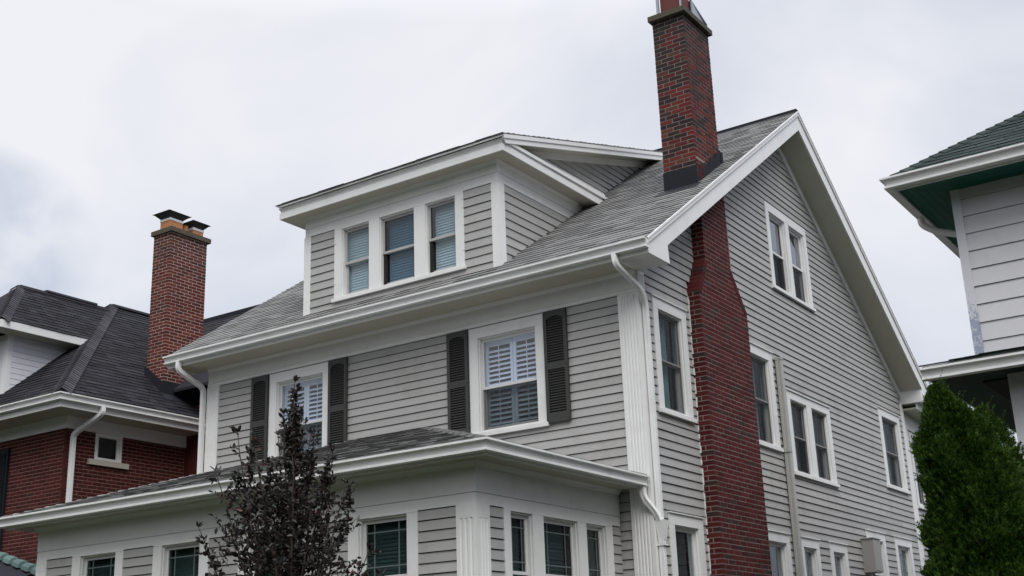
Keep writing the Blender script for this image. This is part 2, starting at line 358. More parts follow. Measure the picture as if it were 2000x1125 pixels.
def glass_mat(name, tint, ior=1.5, boost=1.0, rough=.0):
    m = bpy.data.materials.new(name); m.use_nodes = True; nt = m.node_tree; nt.nodes.clear()
    o = N(nt, 'ShaderNodeOutputMaterial'); mx = N(nt, 'ShaderNodeMixShader'); tr = N(nt, 'ShaderNodeBsdfTransparent'); gl = N(nt, 'ShaderNodeBsdfGlossy')
    ge_ = N(nt, 'ShaderNodeNewGeometry'); dt = N(nt, 'ShaderNodeVectorMath', operation='DOT_PRODUCT'); nt.links.new(ge_.outputs['Incoming'], dt.inputs[0]); nt.links.new(ge_.outputs['Normal'], dt.inputs[1])
    ab = N(nt, 'ShaderNodeMath', operation='ABSOLUTE'); nt.links.new(dt.outputs['Value'], ab.inputs[0]); om = N(nt, 'ShaderNodeMath', operation='SUBTRACT'); om.inputs[0].default_value = 1; nt.links.new(ab.outputs[0], om.inputs[1])
    pw = N(nt, 'ShaderNodeMath', operation='POWER'); pw.inputs[1].default_value = 5; nt.links.new(om.outputs[0], pw.inputs[0])
    r0 = ((ior-1)/(ior+1))**2; fr = N(nt, 'ShaderNodeMath', operation='MULTIPLY_ADD'); fr.inputs[1].default_value = 1-r0; fr.inputs[2].default_value = r0; nt.links.new(pw.outputs[0], fr.inputs[0])
    tr.inputs[0].default_value = (*tint, 1); gl.inputs['Roughness'].default_value = rough
    mu = N(nt, 'ShaderNodeMath', operation='MULTIPLY'); mu.inputs[1].default_value = boost; mu.use_clamp = True
    bp = N(nt, 'ShaderNodeBump'); bp.inputs['Distance'].default_value = .0015; bp.inputs['Strength'].default_value = .35; nt.links.new(noise(nt, 2.2, 2, .5), bp.inputs['Height'])
    nt.links.new(bp.outputs[0], gl.inputs['Normal']);
    nt.links.new(fr.outputs[0], mu.inputs[0]); nt.links.new(mu.outputs[0], mx.inputs[0]); nt.links.new(tr.outputs[0], mx.inputs[1]); nt.links.new(gl.outputs[0], mx.inputs[2]); nt.links.new(mx.outputs[0], o.inputs[0])
    return m
M['glass'] = glass_mat('window_glass', (.88, .93, .95), 1.5, 1.0)
M['glass_dark'] = glass_mat('dim_glass', (.50, .56, .55), 1.5, .9)
M['glass_mid'] = glass_mat('blue_dim_glass', (.60, .70, .76), 1.5, 1.)
M['glass_sky'] = glass_mat('sky_reflecting_glass', (.5, .58, .70), 2.3, 1.5)
M['glass_refl'] = glass_mat('clear_reflective_glass', (.93, .96, 1.), 1.6, 1.1)
m = bpy.data.materials.new('insect_screen'); m.use_nodes = True; nt_ = m.node_tree; nt_.nodes.clear()
o_ = N(nt_, 'ShaderNodeOutputMaterial'); mx_ = N(nt_, 'ShaderNodeMixShader'); mx_.inputs[0].default_value = .28; t_ = N(nt_, 'ShaderNodeBsdfTransparent'); d_ = N(nt_, 'ShaderNodeBsdfDiffuse'); d_.inputs[0].default_value = (.05, .055, .06, 1)
nt_.links.new(t_.outputs[0], mx_.inputs[1]); nt_.links.new(d_.outputs[0], mx_.inputs[2]); nt_.links.new(mx_.outputs[0], o_.inputs[0]); M['screen'] = m
def leaf_mat(name, stops, spec=.35, rough=.5, trans=.25):
    m, nt, b = base(name, rough, spec); c = ramp(nt, rand_piece(nt), stops); nt.links.new(c, b.inputs['Base Color'])
    tr = N(nt, 'ShaderNodeBsdfTranslucent'); nt.links.new(c, tr.inputs[0]); mx = N(nt, 'ShaderNodeMixShader'); mx.inputs[0].default_value = trans
    nt.links.new(b.outputs[0], mx.inputs[1]); nt.links.new(tr.outputs[0], mx.inputs[2]); nt.links.new(mx.outputs[0], nt.nodes['Material Output'].inputs[0]); return m
M['purple_leaf'] = leaf_mat('purple_leaf', [(0, (.013, .012, .011)), (.5, (.025, .021, .019)), (.93, (.045, .035, .032)), (.985, (.045, .028, .026)), (1, (.12, .035, .025))], .5, .42)
M['cedar'] = leaf_mat('cedar_spray', [(0, (.008, .022, .004)), (.45, (.022, .058, .007)), (.8, (.048, .11, .012)), (1, (.11, .16, .022))], .2, .7, .3)
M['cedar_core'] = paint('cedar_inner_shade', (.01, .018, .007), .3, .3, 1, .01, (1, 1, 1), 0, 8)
M['grass'] = paint('grass', (.017, .022, .006), .35, .6, .95, .02, (1, 1, 1), 0, 3)
M['far_leaf'] = paint('far_foliage', (.045, .075, .03), .5, .5, .9, .05, (1, 1, 1), .3, 1.2)
M['asphalt'] = paint('asphalt', (.045, .045, .045), .2, .6, .95, .006, (1, 1, 1), 0, 12)
M['pavement'] = paint('pavement_concrete', (.22, .21, .19), .12, .6, .9, .004, (1, 1, 1), 0, 8)

# peeling blue-white corner board
m, nt, b = base('peeling_blue_white_paint', .7)
geo = N(nt, 'ShaderNodeNewGeometry'); sp = N(nt, 'ShaderNodeSeparateXYZ'); nt.links.new(geo.outputs['Position'], sp.inputs[0])
mr = N(nt, 'ShaderNodeMapRange'); nt.links.new(sp.outputs[2], mr.inputs[0]); mr.inputs[1].default_value = 5.9; mr.inputs[2].default_value = 5.2; mr.inputs[3].default_value = -.22; mr.inputs[4].default_value = .06
nn = noise(nt, 48, 8, .85, (1, 1, .6)); a_ = N(nt, 'ShaderNodeMath', operation='ADD'); nt.links.new(nn, a_.inputs[0]); nt.links.new(mr.outputs[0], a_.inputs[1])
nt.links.new(mixc(nt, (.66, .67, .70), (.30, .35, .45), ramp(nt, a_.outputs[0], [(.50, (0, 0, 0)), (.53, (1, 1, 1))])), b.inputs['Base Color']); M['peel'] = m

# ------------------------------------------------------------------ ground, road
def ground():
    for nm, x0, x1, y0, y1, z, mt in (('ground', -400, 400, -400, 400, 0, 'grass'), ('road', -400, 400, -32, -23, .004, 'asphalt'), ('pavement', -400, 400, -19, -17.4, .05, 'pavement')):
        mb = MB(); mb.abox(x0, x1, y0, y1, z-.3 if nm != 'ground' else -1, z); o = mb.build(nm, M[mt]); o['kind'] = 'structure'
    mb = MB(); mb.abox(-400, 400, -23, -22.85, -.3, .14); o = mb.build('kerb', M['pavement']); o['kind'] = 'structure'
ground()

def far_trees():                              # unseen trees added behind the viewer to dim low skylight and fill pane reflections
    rr = random.Random(2); mb = MB(); t = (1+5**.5)/2
    iv = [Vector(v).normalized() for v in ((-1,t,0),(1,t,0),(-1,-t,0),(1,-t,0),(0,-1,t),(0,1,t),(0,-1,-t),(0,1,-t),(t,0,-1),(t,0,1),(-t,0,-1),(-t,0,1))]
    fi = [(0,11,5),(0,5,1),(0,1,7),(0,7,10),(0,10,11),(1,5,9),(5,11,4),(11,10,2),(10,7,6),(7,1,8),(3,9,4),(3,4,2),(3,2,6),(3,6,8),(3,8,9),(4,9,5),(2,4,11),(6,2,10),(8,6,7),(9,8,1)]
    for k in range(1500):
        a = rr.uniform(-2.9, -.05); d = rr.uniform(36, 60); h = (12+2*sin(a*9)+1.5*sin(a*23+1))*rr.random()**.6+1; r = rr.uniform(.9, 2.4)
        c = Vector((d*1.3*cos(a), d*sin(a)-6, h)); mb.add([c+v*r*rr.uniform(.6, 1.3) for v in iv], fi)
    o = mb.build('added_street_trees', M['far_leaf'], None, kind='stuff', recalc=False); o['label'] = 'mass of unseen green trees added behind the viewer, to dim low skylight and fill pane reflections'; o['category'] = 'trees'
far_trees()

# ------------------------------------------------------------------ windows
def cloth(mb, B, u0, u1, v0, v1, w, amp=.015, n=40, gather=0.):
    vs = []; fs = []
    for i in range(n+1):
        u = u0+(u1-u0)*i/n; d = amp*sin(i*1.9)+amp*.6*sin(i*.83+1)
        vs += [B.p(u, v0, w+d), B.p(u, v1, w+d*.5)]
    fs = [(2*i, 2*i+2, 2*i+3, 2*i+1) for i in range(n)]
    mb.add(vs, fs)
def slats(mb, B, u0, u1, v0, v1, w, pitch, depth, tilt, th=.003):
    v = v0
    while v < v1:
        dv = depth/2*sin(tilt); dw = depth/2*cos(tilt)
        mb.hexa([B.p(u0,v-dv,w+dw), B.p(u1,v-dv,w+dw), B.p(u1,v-dv+th,w+dw), B.p(u0,v-dv+th,w+dw)],
                [B.p(u0,v+dv,w-dw), B.p(u1,v+dv,w-dw), B.p(u1,v+dv+th,w-dw), B.p(u0,v+dv+th,w-dw)]); v += pitch
def window(root, B, outer, opens, mid=.5, inner='blind', cap=True, sill=True, grille=False, headw=None, glass='glass', label=None, proud=.034, screen=True, sashmat='sash', blindspan=1., full=False):
    u0, u1, v0, v1 = outer; mb = MB(); sh = .055 if sill else 0
    ov0, ov1 = opens[0][2], opens[0][3]
    mb.box(B, u0, u1, ov1, v1, 0, proud)                                   # head board
    us = [u0]+[x for o in opens for x in (o[0], o[1])]+[u1]
    for i in range(0, len(us), 2): mb.box(B, us[i], us[i+1], v0+sh, ov1-.0015, 0, proud-.001)
    if ov0 > v0+sh+.002:
        for o in opens: mb.box(B, o[0], o[1], v0+sh, ov0, 0, proud-.001)
    win = mb.build('window', M['white'], root, label=label)
    if cap:
        c = MB(); c.box(B, u0-.012, u1+.012, v1, v1+.014, 0, proud+.022); c.build('head_cap', M['white'], win)
    if sill:
        s = MB(); s.box(B, u0-.025, u1+.025, v0, v0+sh-.002, 0, proud+.03); s.build('sill', M['white'], win)
    for gi, (a, b, c0, c1) in enumerate(opens):
        gm = glass[gi % len(glass)] if isinstance(glass, tuple) else glass
        j = MB(); t = .018; D = -.13                                       # jamb lining
        j.box(B, a-.001, a+t, c0, c1, D, .002); j.box(B, b-t, b+.001, c0, c1, D, .002); j.box(B, a+t, b-t, c1-t, c1+.001, D, .002); j.box(B, a+t, b-t, c0-.001, c0+t, D, .002)
        j.build('jamb', M['white'], win)
        a += t; b -= t; c0 += t; c1 -= t; vm = c0+(c1-c0)*mid
        f = .036
        def frame(nm, va, vb, w0, w1, top, bot):
            s = MB(); s.box(B, a, a+f, va, vb, w0, w1); s.box(B, b-f, b, va, vb, w0, w1); s.box(B, a+f, b-f, vb-top, vb, w0, w1); s.box(B, a+f, b-f, va, va+bot, w0, w1)
            s.build(nm, M[sashmat], win)
        frame('upper_sash', vm-.018, c1, -.075, -.04, .04, .036); frame('lower_sash', c0, vm+.018, -.112, -.077, .036, .05)
        g = MB(); g.box(B, a+f, b-f, vm+.018, c1-.04, -.06, -.056); g.build('pane', M[gm], win, recalc=True)
        g = MB(); g.box(B, a+f, b-f, c0+.05, vm-.018, -.097, -.093); g.build('pane', M[gm if gm in ('glass_dark', 'glass_mid') else 'glass'], win)
        if screen:
            tv = c1-.005 if full else vm+.01; fw0 = -.036 if full else -.066
            s = MB(); s.box(B, a+.004, b-.004, c0, tv, fw0+.006, fw0+.0075); s.build('insect_screen', M['screen'], win)
            s = MB(); q = .020
            s.box(B, a, a+q, c0, tv, fw0, fw0+.014); s.box(B, b-q, b, c0, tv, fw0, fw0+.014); s.box(B, a+q, b-q, tv-q, tv, fw0, fw0+.014); s.box(B, a+q, b-q, vm-.012, vm+.012, fw0, fw0+.013); s.box(B, a+q, b-q, c0, c0+q, fw0, fw0+.014)
            s.build('screen_frame', M['taupe'], win)
        if grille:
            s = MB(); q = .007; W = (b-a-2*f)
            for (va, vb, w0, edge) in ((vm+.018, c1-.04, -.050, 'top'), (c0+.05, vm-.018, -.087, 'bot')):
                for x in ((.2, .8) if W > .3 else (.3, .7)):
                    xx = a+f+W*x; s.box(B, xx-q, xx+q, va, vb, w0-.004, w0+.002)
                for y in (va+.10, vb-.10): s.box(B, a+f, b-f, y-q, y+q, w0-.003, w0+.003)
            s.build('grille', M['muntin'], win)
        if inner == 'blind':
            s = MB(); slats(s, B, a-.01, b+.01, c1-(c1-c0)*blindspan, c1-.01, -.138, .043, .046, R(73)); s.build('blind', M['blind'], win)
        elif inner == 'plantation':
            s = MB(); um = (a+b)/2; r = .045
            for p0, p1 in ((a, um-.004), (um+.004, b)):
                s.box(B, p0, p0+r, c0, c1, -.165, -.135); s.box(B, p1-r, p1, c0, c1, -.165, -.135)
                for va, vb in ((c0, c0+.07), (c1-.09, c1), (vm-.03, vm+.03)): s.box(B, p0+r, p1-r, va, vb, -.165, -.135)
                s.box(B, (p0+p1)/2-.005, (p0+p1)/2+.005, c0+.09, c1-.1, -.128, -.122)
            s.build('interior_shutter', M['plantation'], win)
            s = MB()
            for p0, p1 in ((a+r, um-.004-r), (um+.004+r, b-r)):
                for va, vb in ((c0+.10, vm-.05), (vm+.06, c1-.11)): slats(s, B, p0+.003, p1-.003, va, vb, -.150, .068, .066, R(40), .007)
            s.build('interior_louvres', M['plantation'], win)
        elif inner in ('teal', 'curtain_grey'):
            s = MB(); m_ = (a+b)/2
            if inner == 'teal': cloth(s, B, a-.02, a+(b-a)*.74, c0, c1, -.145, .010, 46)
            else: cloth(s, B, a-.02, a+(b-a)*.62, c0, c1, -.19, .02, 30); cloth(s, B, a+(b-a)*.62, b+.02, c0, vm+.05, -.21, .02, 20)
            s.build('curtain', M[inner], win)
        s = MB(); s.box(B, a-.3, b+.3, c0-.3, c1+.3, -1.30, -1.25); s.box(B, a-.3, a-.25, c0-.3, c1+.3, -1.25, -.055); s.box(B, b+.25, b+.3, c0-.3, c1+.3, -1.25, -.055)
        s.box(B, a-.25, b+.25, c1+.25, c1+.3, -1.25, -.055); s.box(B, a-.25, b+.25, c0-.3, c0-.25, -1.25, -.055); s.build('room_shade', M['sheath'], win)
    return win

def fluted(mb, B, u0, u1, v0, v1, t, n=5, flutetop=None):
    """flat pilaster with vertical half-round flutes"""
    W = u1-u0; m = W*.13; fw = (W-2*m)/n; ft = flutetop if flutetop else v1-.1
    prof = [(u0, 0), (u0, t)]
    for i in range(n):
        a = u0+m+i*fw; g = fw*.2
        prof += [(a+g, t)]+[(a+g+(fw-2*g)*k/4, t-.011*sin(pi*k/4)) for k in (1, 2, 3)]+[(a+fw-g, t)]
    prof += [(u1, t), (u1, 0)]; k = len(prof)
    mb.add([B.p(u, v0, w) for u, w in prof]+[B.p(u, ft, w) for u, w in prof], [(i, (i+1) % k, k+(i+1) % k, k+i) for i in range(k)]+[tuple(range(k-1, -1, -1)), tuple(range(k, 2*k))])
    mb.box(B, u0, u1, ft, v1, 0, t)

GUT = [(0, 0), (.084, 0), (.090, .004), (.090, .019), (.074, .023), (.070, .036), (.078, .074), (.092, .097), (.118, .101), (.122, .104), (.122, .125), (.112, .128), (.108, .118), (0, .118)]
DS = [(-.038, -.030), (-.028, -.034), (.028, -.034), (.038, -.030), (.038, -.01), (.034, -.006), (.034, .006), (.038, .01), (.038, .030), (.028, .034), (-.028, .034), (-.038, .030)]
def gutter(root, path, name='gutter', mat='gutter'):
    mb = MB(); mb.sweep(path, GUT); return mb.build(name, M[mat], root)
def curve(pts, n=5, r=.09):
    """round the corners of a 3-D polyline"""
    P = [Vector(p) for p in pts]; out = [P[0]]
    for i in range(1, len(P)-1):
        a = (P[i-1]-P[i]); b = (P[i+1]-P[i]); ra_ = min(r, a.length*.45, b.length*.45); a = P[i]+a.normalized()*ra_; b = P[i]+b.normalized()*ra_
        for k in range(n+1):
            t = k/n; out.append(a*(1-t)**2+P[i]*2*t*(1-t)+b*t*t)
    return out+[P[-1]]

# ------------------------------------------------------------------ the grey clapboard house
house = thing('clapboard_house', 'grey clapboard house with white trim, shed dormer, tall brick chimney and enclosed front porch', 'house', (-4, 5.5, 0))
RS = .668; RY = 5.56; RZ = 11.03; DEP = 11.12
def rz(y): return RZ-RS*abs(RY-y)
Fm, Sd = front(0), side(0)
win_F = [(-2.71, -1.445, 4.865, 6.43), (-6.62, -5.36, 4.865, 6.43)]
op_F = [(-2.56, -1.59, 4.94, 6.28), (-6.47, -5.49, 4.94, 6.28)]
big = M['sheath']
clap = Pile('clapboard', 'clapboards_beyond', M['siding'])
fw = sheath(Fm, [.6, 6.76], lambda z: -8.03, lambda z: -.01, op_F, big, 'front_wall', house)
clapboards(clap, fw, Fm, .6, 6.445, .1175, lambda z: -7.79, lambda z: -.27, op_F)
sW = dict(   # side windows: outer, openings
    w1=((.36, 1.34, 4.895, 6.475), [(.50, 1.20, 4.97, 6.33)]),
    w2=((3.30, 4.365, 4.895, 6.475), [(3.44, 4.21, 4.97, 6.33)]),
    w3=((4.83, 6.75, 4.60, 5.97), [(4.965, 5.66, 4.67, 5.84), (5.88, 6.60, 4.67, 5.84)]),
    w4=((9.50, 10.76, 4.895, 6.43), [(9.65, 10.60, 4.97, 6.29)]),
    w5=((4.745, 6.555, 7.665, 9.205), [(4.87, 5.565, 7.73, 9.06), (5.735, 6.43, 7.73, 9.06)]),
    l1=((.385, 1.36, 1.95, 3.61), [(.53, 1.21, 2.02, 3.47)]),
    l2=((3.35, 4.34, 1.95, 3.63), [(3.49, 4.20, 2.02, 3.49)]),
    l3=((4.757, 5.56, 2.3, 3.63), [(4.89, 5.43, 2.37, 3.49)]),
    l4=((6.045, 6.845, 2.3, 3.64), [(6.18, 6.71, 2.37, 3.50)]),
    l5=((7.935, 8.94, 2.6, 3.985), [(8.07, 8.80, 2.67, 3.84)]),
    l6=((9.495, 10.51, 2.6, 3.985), [(9.63, 10.37, 2.67, 3.84)]))
op_S = [o for k in sW for o in sW[k][1]]
def gl(z):   # left and right limits of the gable wall
    return 0.01 if z <= 6.76 else max(.01, RY-(RZ-.36-z)/RS)
def gh(z): return DEP-.01 if z <= 6.76 else min(DEP-.01, RY+(RZ-.36-z)/RS)
sw = sheath(Sd, [.6, 6.76, 6.97, RZ-.37], gl, gh, op_S, big, 'side_wall', house)
# lower boards, then the gable
clapboards(clap, sw, Sd, .6, 10.62, .1143, lambda z: max(gl(z), .17 if z < 6.7 else .01), lambda z: min(gh(z), DEP-.14), op_S+[(1.515, 3.09, 0, 6.9), (1.84, 2.60, 6.8, 9)])
# back and far walls
mb = MB(); mb.abox(-8.03, 0, DEP-.05, DEP, .6, 6.76); mb.abox(-8.05, -8.0, 0, DEP, .6, 6.76); mb.prism(side(-8.03), [(0, 6.76), (DEP, 6.76), (RY, RZ-.36)], -.02, .02); mb.build('rear_wall', M['siding'], house)
mb = MB(); mb.abox(-8.0, -.02, .03, DEP-.03, 0, .6); mb.build('foundation', M['pavement'], house)
# roof deck + shingles
th = .10
mb = MB()
for s in (-1, 1):
    ye = RY+s*(RY+.52); ze = rz(ye)
    mb.hexa([(-8.42, RY, RZ), (.45, RY, RZ), (.45, ye, ze), (-8.42, ye, ze)], [(-8.42, RY, RZ-th), (.45, RY, RZ-th), (.45, ye, ze-th), (-8.42, ye, ze-th)])
roof = mb.build('roof', M['shingle'], house)
tabs = Pile('shingle', 'shingles_beyond', M['shingle'])
slope = Vector((0, 1, RS)).normalized(); smax = (RY+.58)/slope.y
roof_tabs(tabs, roof, (-8.45, -.58, rz(-.58)+.004), (1, 0, 0), slope, smax, lambda s: 0, lambda s: 8.94, .142, .12, .36, .010,
          holes=[(2.8, 6.38, .55, 5.5), (8.14, 8.6, 2.86, 3.8)])
slope2 = Vector((0, -1, RS)).normalized()
rt2 = MB(); tb2 = Pile('shingle', 'rear_shingles', M['shingle'], cap=0)
roof_tabs(tb2, roof, (-8.45, 2*RY+.58, rz(2*RY+.58)+.004), (1, 0, 0), slope2, smax, lambda s: 0, lambda s: 8.94, .142, .2, .4, .011); tb2.emit(roof)
mb = MB(); x = -8.45
while x < .47:
    b = min(x+.2, .49); t = .004+.01*((x-b)/.2)
    mb.hexa([(x, RY-.13, RZ-.075), (b, RY-.13, RZ-.075), (b, RY, RZ+.025), (x, RY, RZ+.03)], [(x, RY-.13, RZ-.095), (b, RY-.13, RZ-.095), (b, RY, RZ+.005), (x, RY, RZ+.005)])
    mb.hexa([(x, RY+.13, RZ-.075), (b, RY+.13, RZ-.075), (b, RY, RZ+.025), (x, RY, RZ+.03)], [(x, RY+.13, RZ-.095), (b, RY+.13, RZ-.095), (b, RY, RZ+.005), (x, RY, RZ+.005)]); x += .2
mb.abox(-8.45, .49, RY-.05, RY+.05, RZ-.03, RZ+.036); mb.build('ridge_vent', M['black_metal'], house)
# eave soffit, fascia, frieze
mb = MB(); mb.abox(-8.42, .45, -.50, .02, 6.748, 6.775); mb.build('eave_soffit', M['soffit'], house)
mb = MB(); mb.abox(-8.44, .45, -.525, -.50, 6.742, 6.965); mb.build('fascia', M['white'], house)
mb = MB(); mb.abox(-8.03, 0, -.030, 0, 6.50, 6.748); mb.abox(-8.03, 0, -.040, 0, 6.445, 6.497); mb.abox(-8.03, .0, -.055, 0, 6.498, 6.508); mb.sweep([(-8.03, -.03, 6.70), (0, -.03, 6.70)], [(0, 0), (.018, .008), (.03, .03), (.034, .048), (0, .048)]); mb.build('frieze_board', M['white'], house)
gutter(house, [(-8.47, -.525, 6.80), (.49, -.525, 6.80)])
mb = MB(); mb.abox(-8.44, .47, -.59, -.52, 6.935, 6.942); mb.build('drip_edge', M['zinc'], house)
# rake boards with returns
rk = Bs((0, 0, 0), (0, 1, 0), (1, 0, 0)); d0 = .015; DV = .345
def rake(x0, x1):
    L = [(-.56, rz(-.56)-.02), (-.56, 6.84), (-.515, 6.742), (.06, 6.742), (.03, rz(.03)-DV), (RY, RZ-DV-.01), (RY, RZ-.03)]
    mb = MB(); mb.prism(rk, L[::-1], x0, x1); return mb
for x0, x1, nm in ((.45, .478, 0), (-8.47, -8.44, 1)):
    rake(x0, x1).build('rake_board', M['white'], house)
    mb = MB(); L = [(2*RY-a, b) for a, b in [(-.56, rz(-.56)-.02), (-.56, 6.84), (-.515, 6.742), (.06, 6.742), (.03, rz(.03)-DV), (RY, RZ-DV-.01), (RY, RZ-.03)]]
    mb.prism(rk, L, x0, x1); mb.build('rake_board', M['white'], house)
for s in (0, 1):                                                     # shingle mould along the rakes
    f = (lambda y: y) if s == 0 else (lambda y: 2*RY-y)
    L = [(f(-.57), rz(-.57)-.008), (f(-.57), rz(-.57)-.085), (f(RY), RZ-.085), (f(RY), RZ-.008)]
    mb = MB(); mb.prism(rk, L, .478, .502); L2 = [(f(-.57), rz(-.57)-.0), (f(-.57), rz(-.57)-.03), (f(RY), RZ-.03), (f(RY), RZ)]; mb.prism(rk, L2, .478, .512); mb.build('rake_mould', M['white'], house)
# gable soffits + sloping frieze, return boxes
for s in (0, 1):
    f = (lambda y: y) if s == 0 else (lambda y: 2*RY-y); c = DV+.02
    mb = MB(); mb.hexa([(0, f(-.0), rz(0)-c), (.45, f(0), rz(0)-c), (.45, f(RY), RZ-c), (0, f(RY), RZ-c)], [(0, f(0), rz(0)-c+.02), (.45, f(0), rz(0)-c+.02), (.45, f(RY), RZ-c+.02), (0, f(RY), RZ-c+.02)]); mb.build('gable_soffit', M['soffit'], house)
    mb = MB(); mb.prism(rk, [(f(.02), rz(.02)-c), (f(.02), rz(.02)-c-.13), (f(RY), RZ-c-.16), (f(RY), RZ-c)], .0, .045); mb.build('gable_frieze', M['white'], house)
    a, b = sorted((f(-.5), f(.06))); mb = MB(); mb.abox(0, .45, a, b, 6.743, rz(.03)-DV); mb.build('return_box', M['white'], house)
mb = MB(); mb.abox(-8.42, .45, DEP, DEP+.5, 6.748, 6.775); mb.abox(-8.44, .45, DEP+.5, DEP+.52, 6.742, 6.96); mb.build('eave_soffit', M['soffit'], house)
# pilasters and corner boards
mb = MB(); fluted(mb, Fm, -.28, .028, .6, 6.497, .034, 5, 6.41); mb.build('fluted_pilaster', M['white'], house)
mb = MB(); fluted(mb, Sd, -.0, .17, .6, 6.742, .030, 4, 6.70); mb.build('fluted_pilaster', M['white'], house)
mb = MB(); fluted(mb, Fm, -8.05, -7.775, .6, 6.445, .034, 5, 6.38); mb.build('fluted_pilaster', M['white'], house)
mb = MB(); mb.box(Sd, DEP-.15, DEP+.02, .6, 6.742, 0, .03); mb.build('corner_board', M['white'], house)
# windows of the main block
LF = ['window with white indoor louvred shutters, between the two charcoal shutters on the right', 'window with white indoor louvred shutters behind the purple-leaved tree']
for o, p, l in zip(win_F, op_F, LF): window(house, Fm, o, [p], .46, 'plantation', cap=False, label=l, glass='glass_refl')
for k, (o, p) in sW.items():
    window(house, Sd, o, p, .5, {'w5': 'curtain_grey', 'l3': 'none', 'l1': 'none', 'l2': 'none'}.get(k, 'teal'), cap=(k != 'w5'), grille=k in ('l5', 'l6'), glass='glass_sky' if k == 'w5' else 'glass', full=k in ('w1', 'w2', 'w3', 'w4'))
# outside shutters
for (a, b) in ((-1.44, -1.075), (-3.085, -2.72), (-7.0, -6.632), (-5.355, -4.98)):
    mb = MB(); r = .05; z0, z1 = 4.895, 6.43; zm = 5.66; w0, w1 = .03, .062
    for x0, x1 in ((a, a+r), (b-r, b)): mb.box(Fm, x0, x1, z0, z1, w0, w1)
    for q0, q1 in ((z0, z0+.12), (zm-.045, zm+.045), (z1-.075, z1)): mb.box(Fm, a+r, b-r, q0, q1, w0, w1-.001)
    n = 8; arch = [(a+r+(b-a-2*r)*i/n, z1-.075-.035*(1-sin(pi*i/n))) for i in range(n+1)]
    mb.prism(Fm, [(a+r, z1-.075)]+arch+[(b-r, z1-.075)], w0, w1-.002); mb.box(Fm, a+r, b-r, z0+.02, z1-.02, w0-.004, w0)
    sh = mb.build('shutter', M['shutter'], house)
    lo = MB()
    for q0, q1 in ((z0+.13, zm-.05), (zm+.055, z1-.10)): slats(lo, Fm, a+r, b-r, q0, q1, w0+.014, .036, .032, R(42), .006)
    lo.build('louvres', M['shutter'], sh)
    sc = MB()
    for x in (a+.02, b-.02):
        for z in (z0+.03, zm, z1-.04): sc.box(Fm, x-.006, x+.006, z-.006, z+.006, w1, w1+.004)
    sc.build('screw_heads', M['black_metal'], sh)
# downspouts
mb = MB(); mb.tube(curve([(.015, -.58, 6.81), (.03, -.58, 6.66), (.115, -.09, 6.42), (.075, .065, 6.28), (.075, .065, .3)], 5, .09), DS); mb.build('downspout', M['gutter'], house)
mb = MB(); mb.tube(curve([(-8.14, -.585, 6.81), (-8.14, -.585, 6.66), (-8.10, -.07, 6.44), (-8.10, -.07, .3)], 5, .09), DS); mb.build('downspout', M['gutter'], house)
mb = MB(); mb.tube([(.09, 4.50, 6.42), (.09, 4.50, 5.2), (.09, 4.48, 3), (.09, 4.46, .3)], [(a*1.25, b*1.5) for a, b in DS]); mb.tube([(.09, 4.49, 4.98), (.09, 4.49, 4.9)], [(a*1.4, b*1.7) for a, b in DS]); mb.tube([(.09, 4.50, 6.42), (.09, 4.50, 6.38)], [(a*1.4, b*1.7) for a, b in DS]); mb.build('service_conduit', M['pipe'], house)
mb = MB(); mb.box(Sd, 7.62, 8.02, 3.235, 3.80, .02, .22); mb.box(Sd, 7.60, 8.04, 3.80, 3.815, .0, .24); mb.box(Sd, 7.63, 8.01, 3.26, 3.78, .22, .228); mx = mb.build('meter_box', M['box'], house)
mb = MB(); mb.tube([(.12, 7.8, 3.235), (.12, 7.8, .5)], [(.025*cos(k*pi/4), .025*sin(k*pi/4)) for k in range(8)]); mb.build('conduit', M['pipe'], mx)
# ---- chimney
LX = .20
def cya(z):
    if z < 6.80: return 1.49
    if z < 7.32: return 1.49+(z-6.80)/.52*.29
    return 1.78
def cyb(z):
    if z < 6.80: return 3.12
    if z < 7.36: return 3.12-(z-6.80)/.56*.44
    return 2.66
mb = MB(); i = .0035
zz = [.0, 6.8, 7.33, 8.95]
for z0, z1 in zip(zz[:-1], zz[1:]):
    mb.hexa([(-.02, cya(z0)+i, z0), (LX-i, cya(z0)+i, z0), (LX-i, cyb(z0)-i, z0), (-.02, cyb(z0)-i, z0)], [(-.02, cya(z1)+i, z1), (LX-i, cya(z1)+i, z1), (LX-i, cyb(z1)-i, z1), (-.02, cyb(z1)-i, z1)])
chim = mb.build('chimney', M['mortar'], house, label='tall dark red brick chimney rising past the roof edge')
mb = MB(); mb.abox(-.34+i, .19-i, 1.775+i, 2.655-i, 8.0, 11.34); mb.build('upper_stack', M['mortar_top'], chim)
low = Pile('brick', 'lower_bricks_beyond', M['brick'], cap=170)
stack(low, chim, 0, LX, cya, cyb, .02, 8.9, faces='fbr')
for (P0, P1) in (((1.485, 6.80), (1.775, 7.34)), ((3.125, 6.80), (2.665, 7.38))):      # bricks laid on the shoulders
    L = math.hypot(P1[0]-P0[0], P1[1]-P0[1]); n = 8; du = (P1[0]-P0[0])/n; dz = (P1[1]-P0[1])/n; nx, nz = (-dz, du) if P0[0] < 2 else (dz, -du); k = 1/math.hypot(nx, nz)
    for q in range(n):
        a = Vector((0, P0[0]+du*(q+.04), P0[1]+dz*(q+.04))); b_ = Vector((0, P0[0]+du*(q+.93), P0[1]+dz*(q+.93))); nn_ = Vector((0, nx*k, nz*k))*.006; dn = Vector((0, nx*k, nz*k))*-.085
        X0, X1 = Vector((.0, 0, 0)), Vector((LX+.004, 0, 0))
        low.add(chim, [a+nn_+X0, a+nn_+X1, b_+nn_+X1, b_+nn_+X0, a+dn+X0, a+dn+X1, b_+dn+X1, b_+dn+X0], FB)
low.emit(chim)
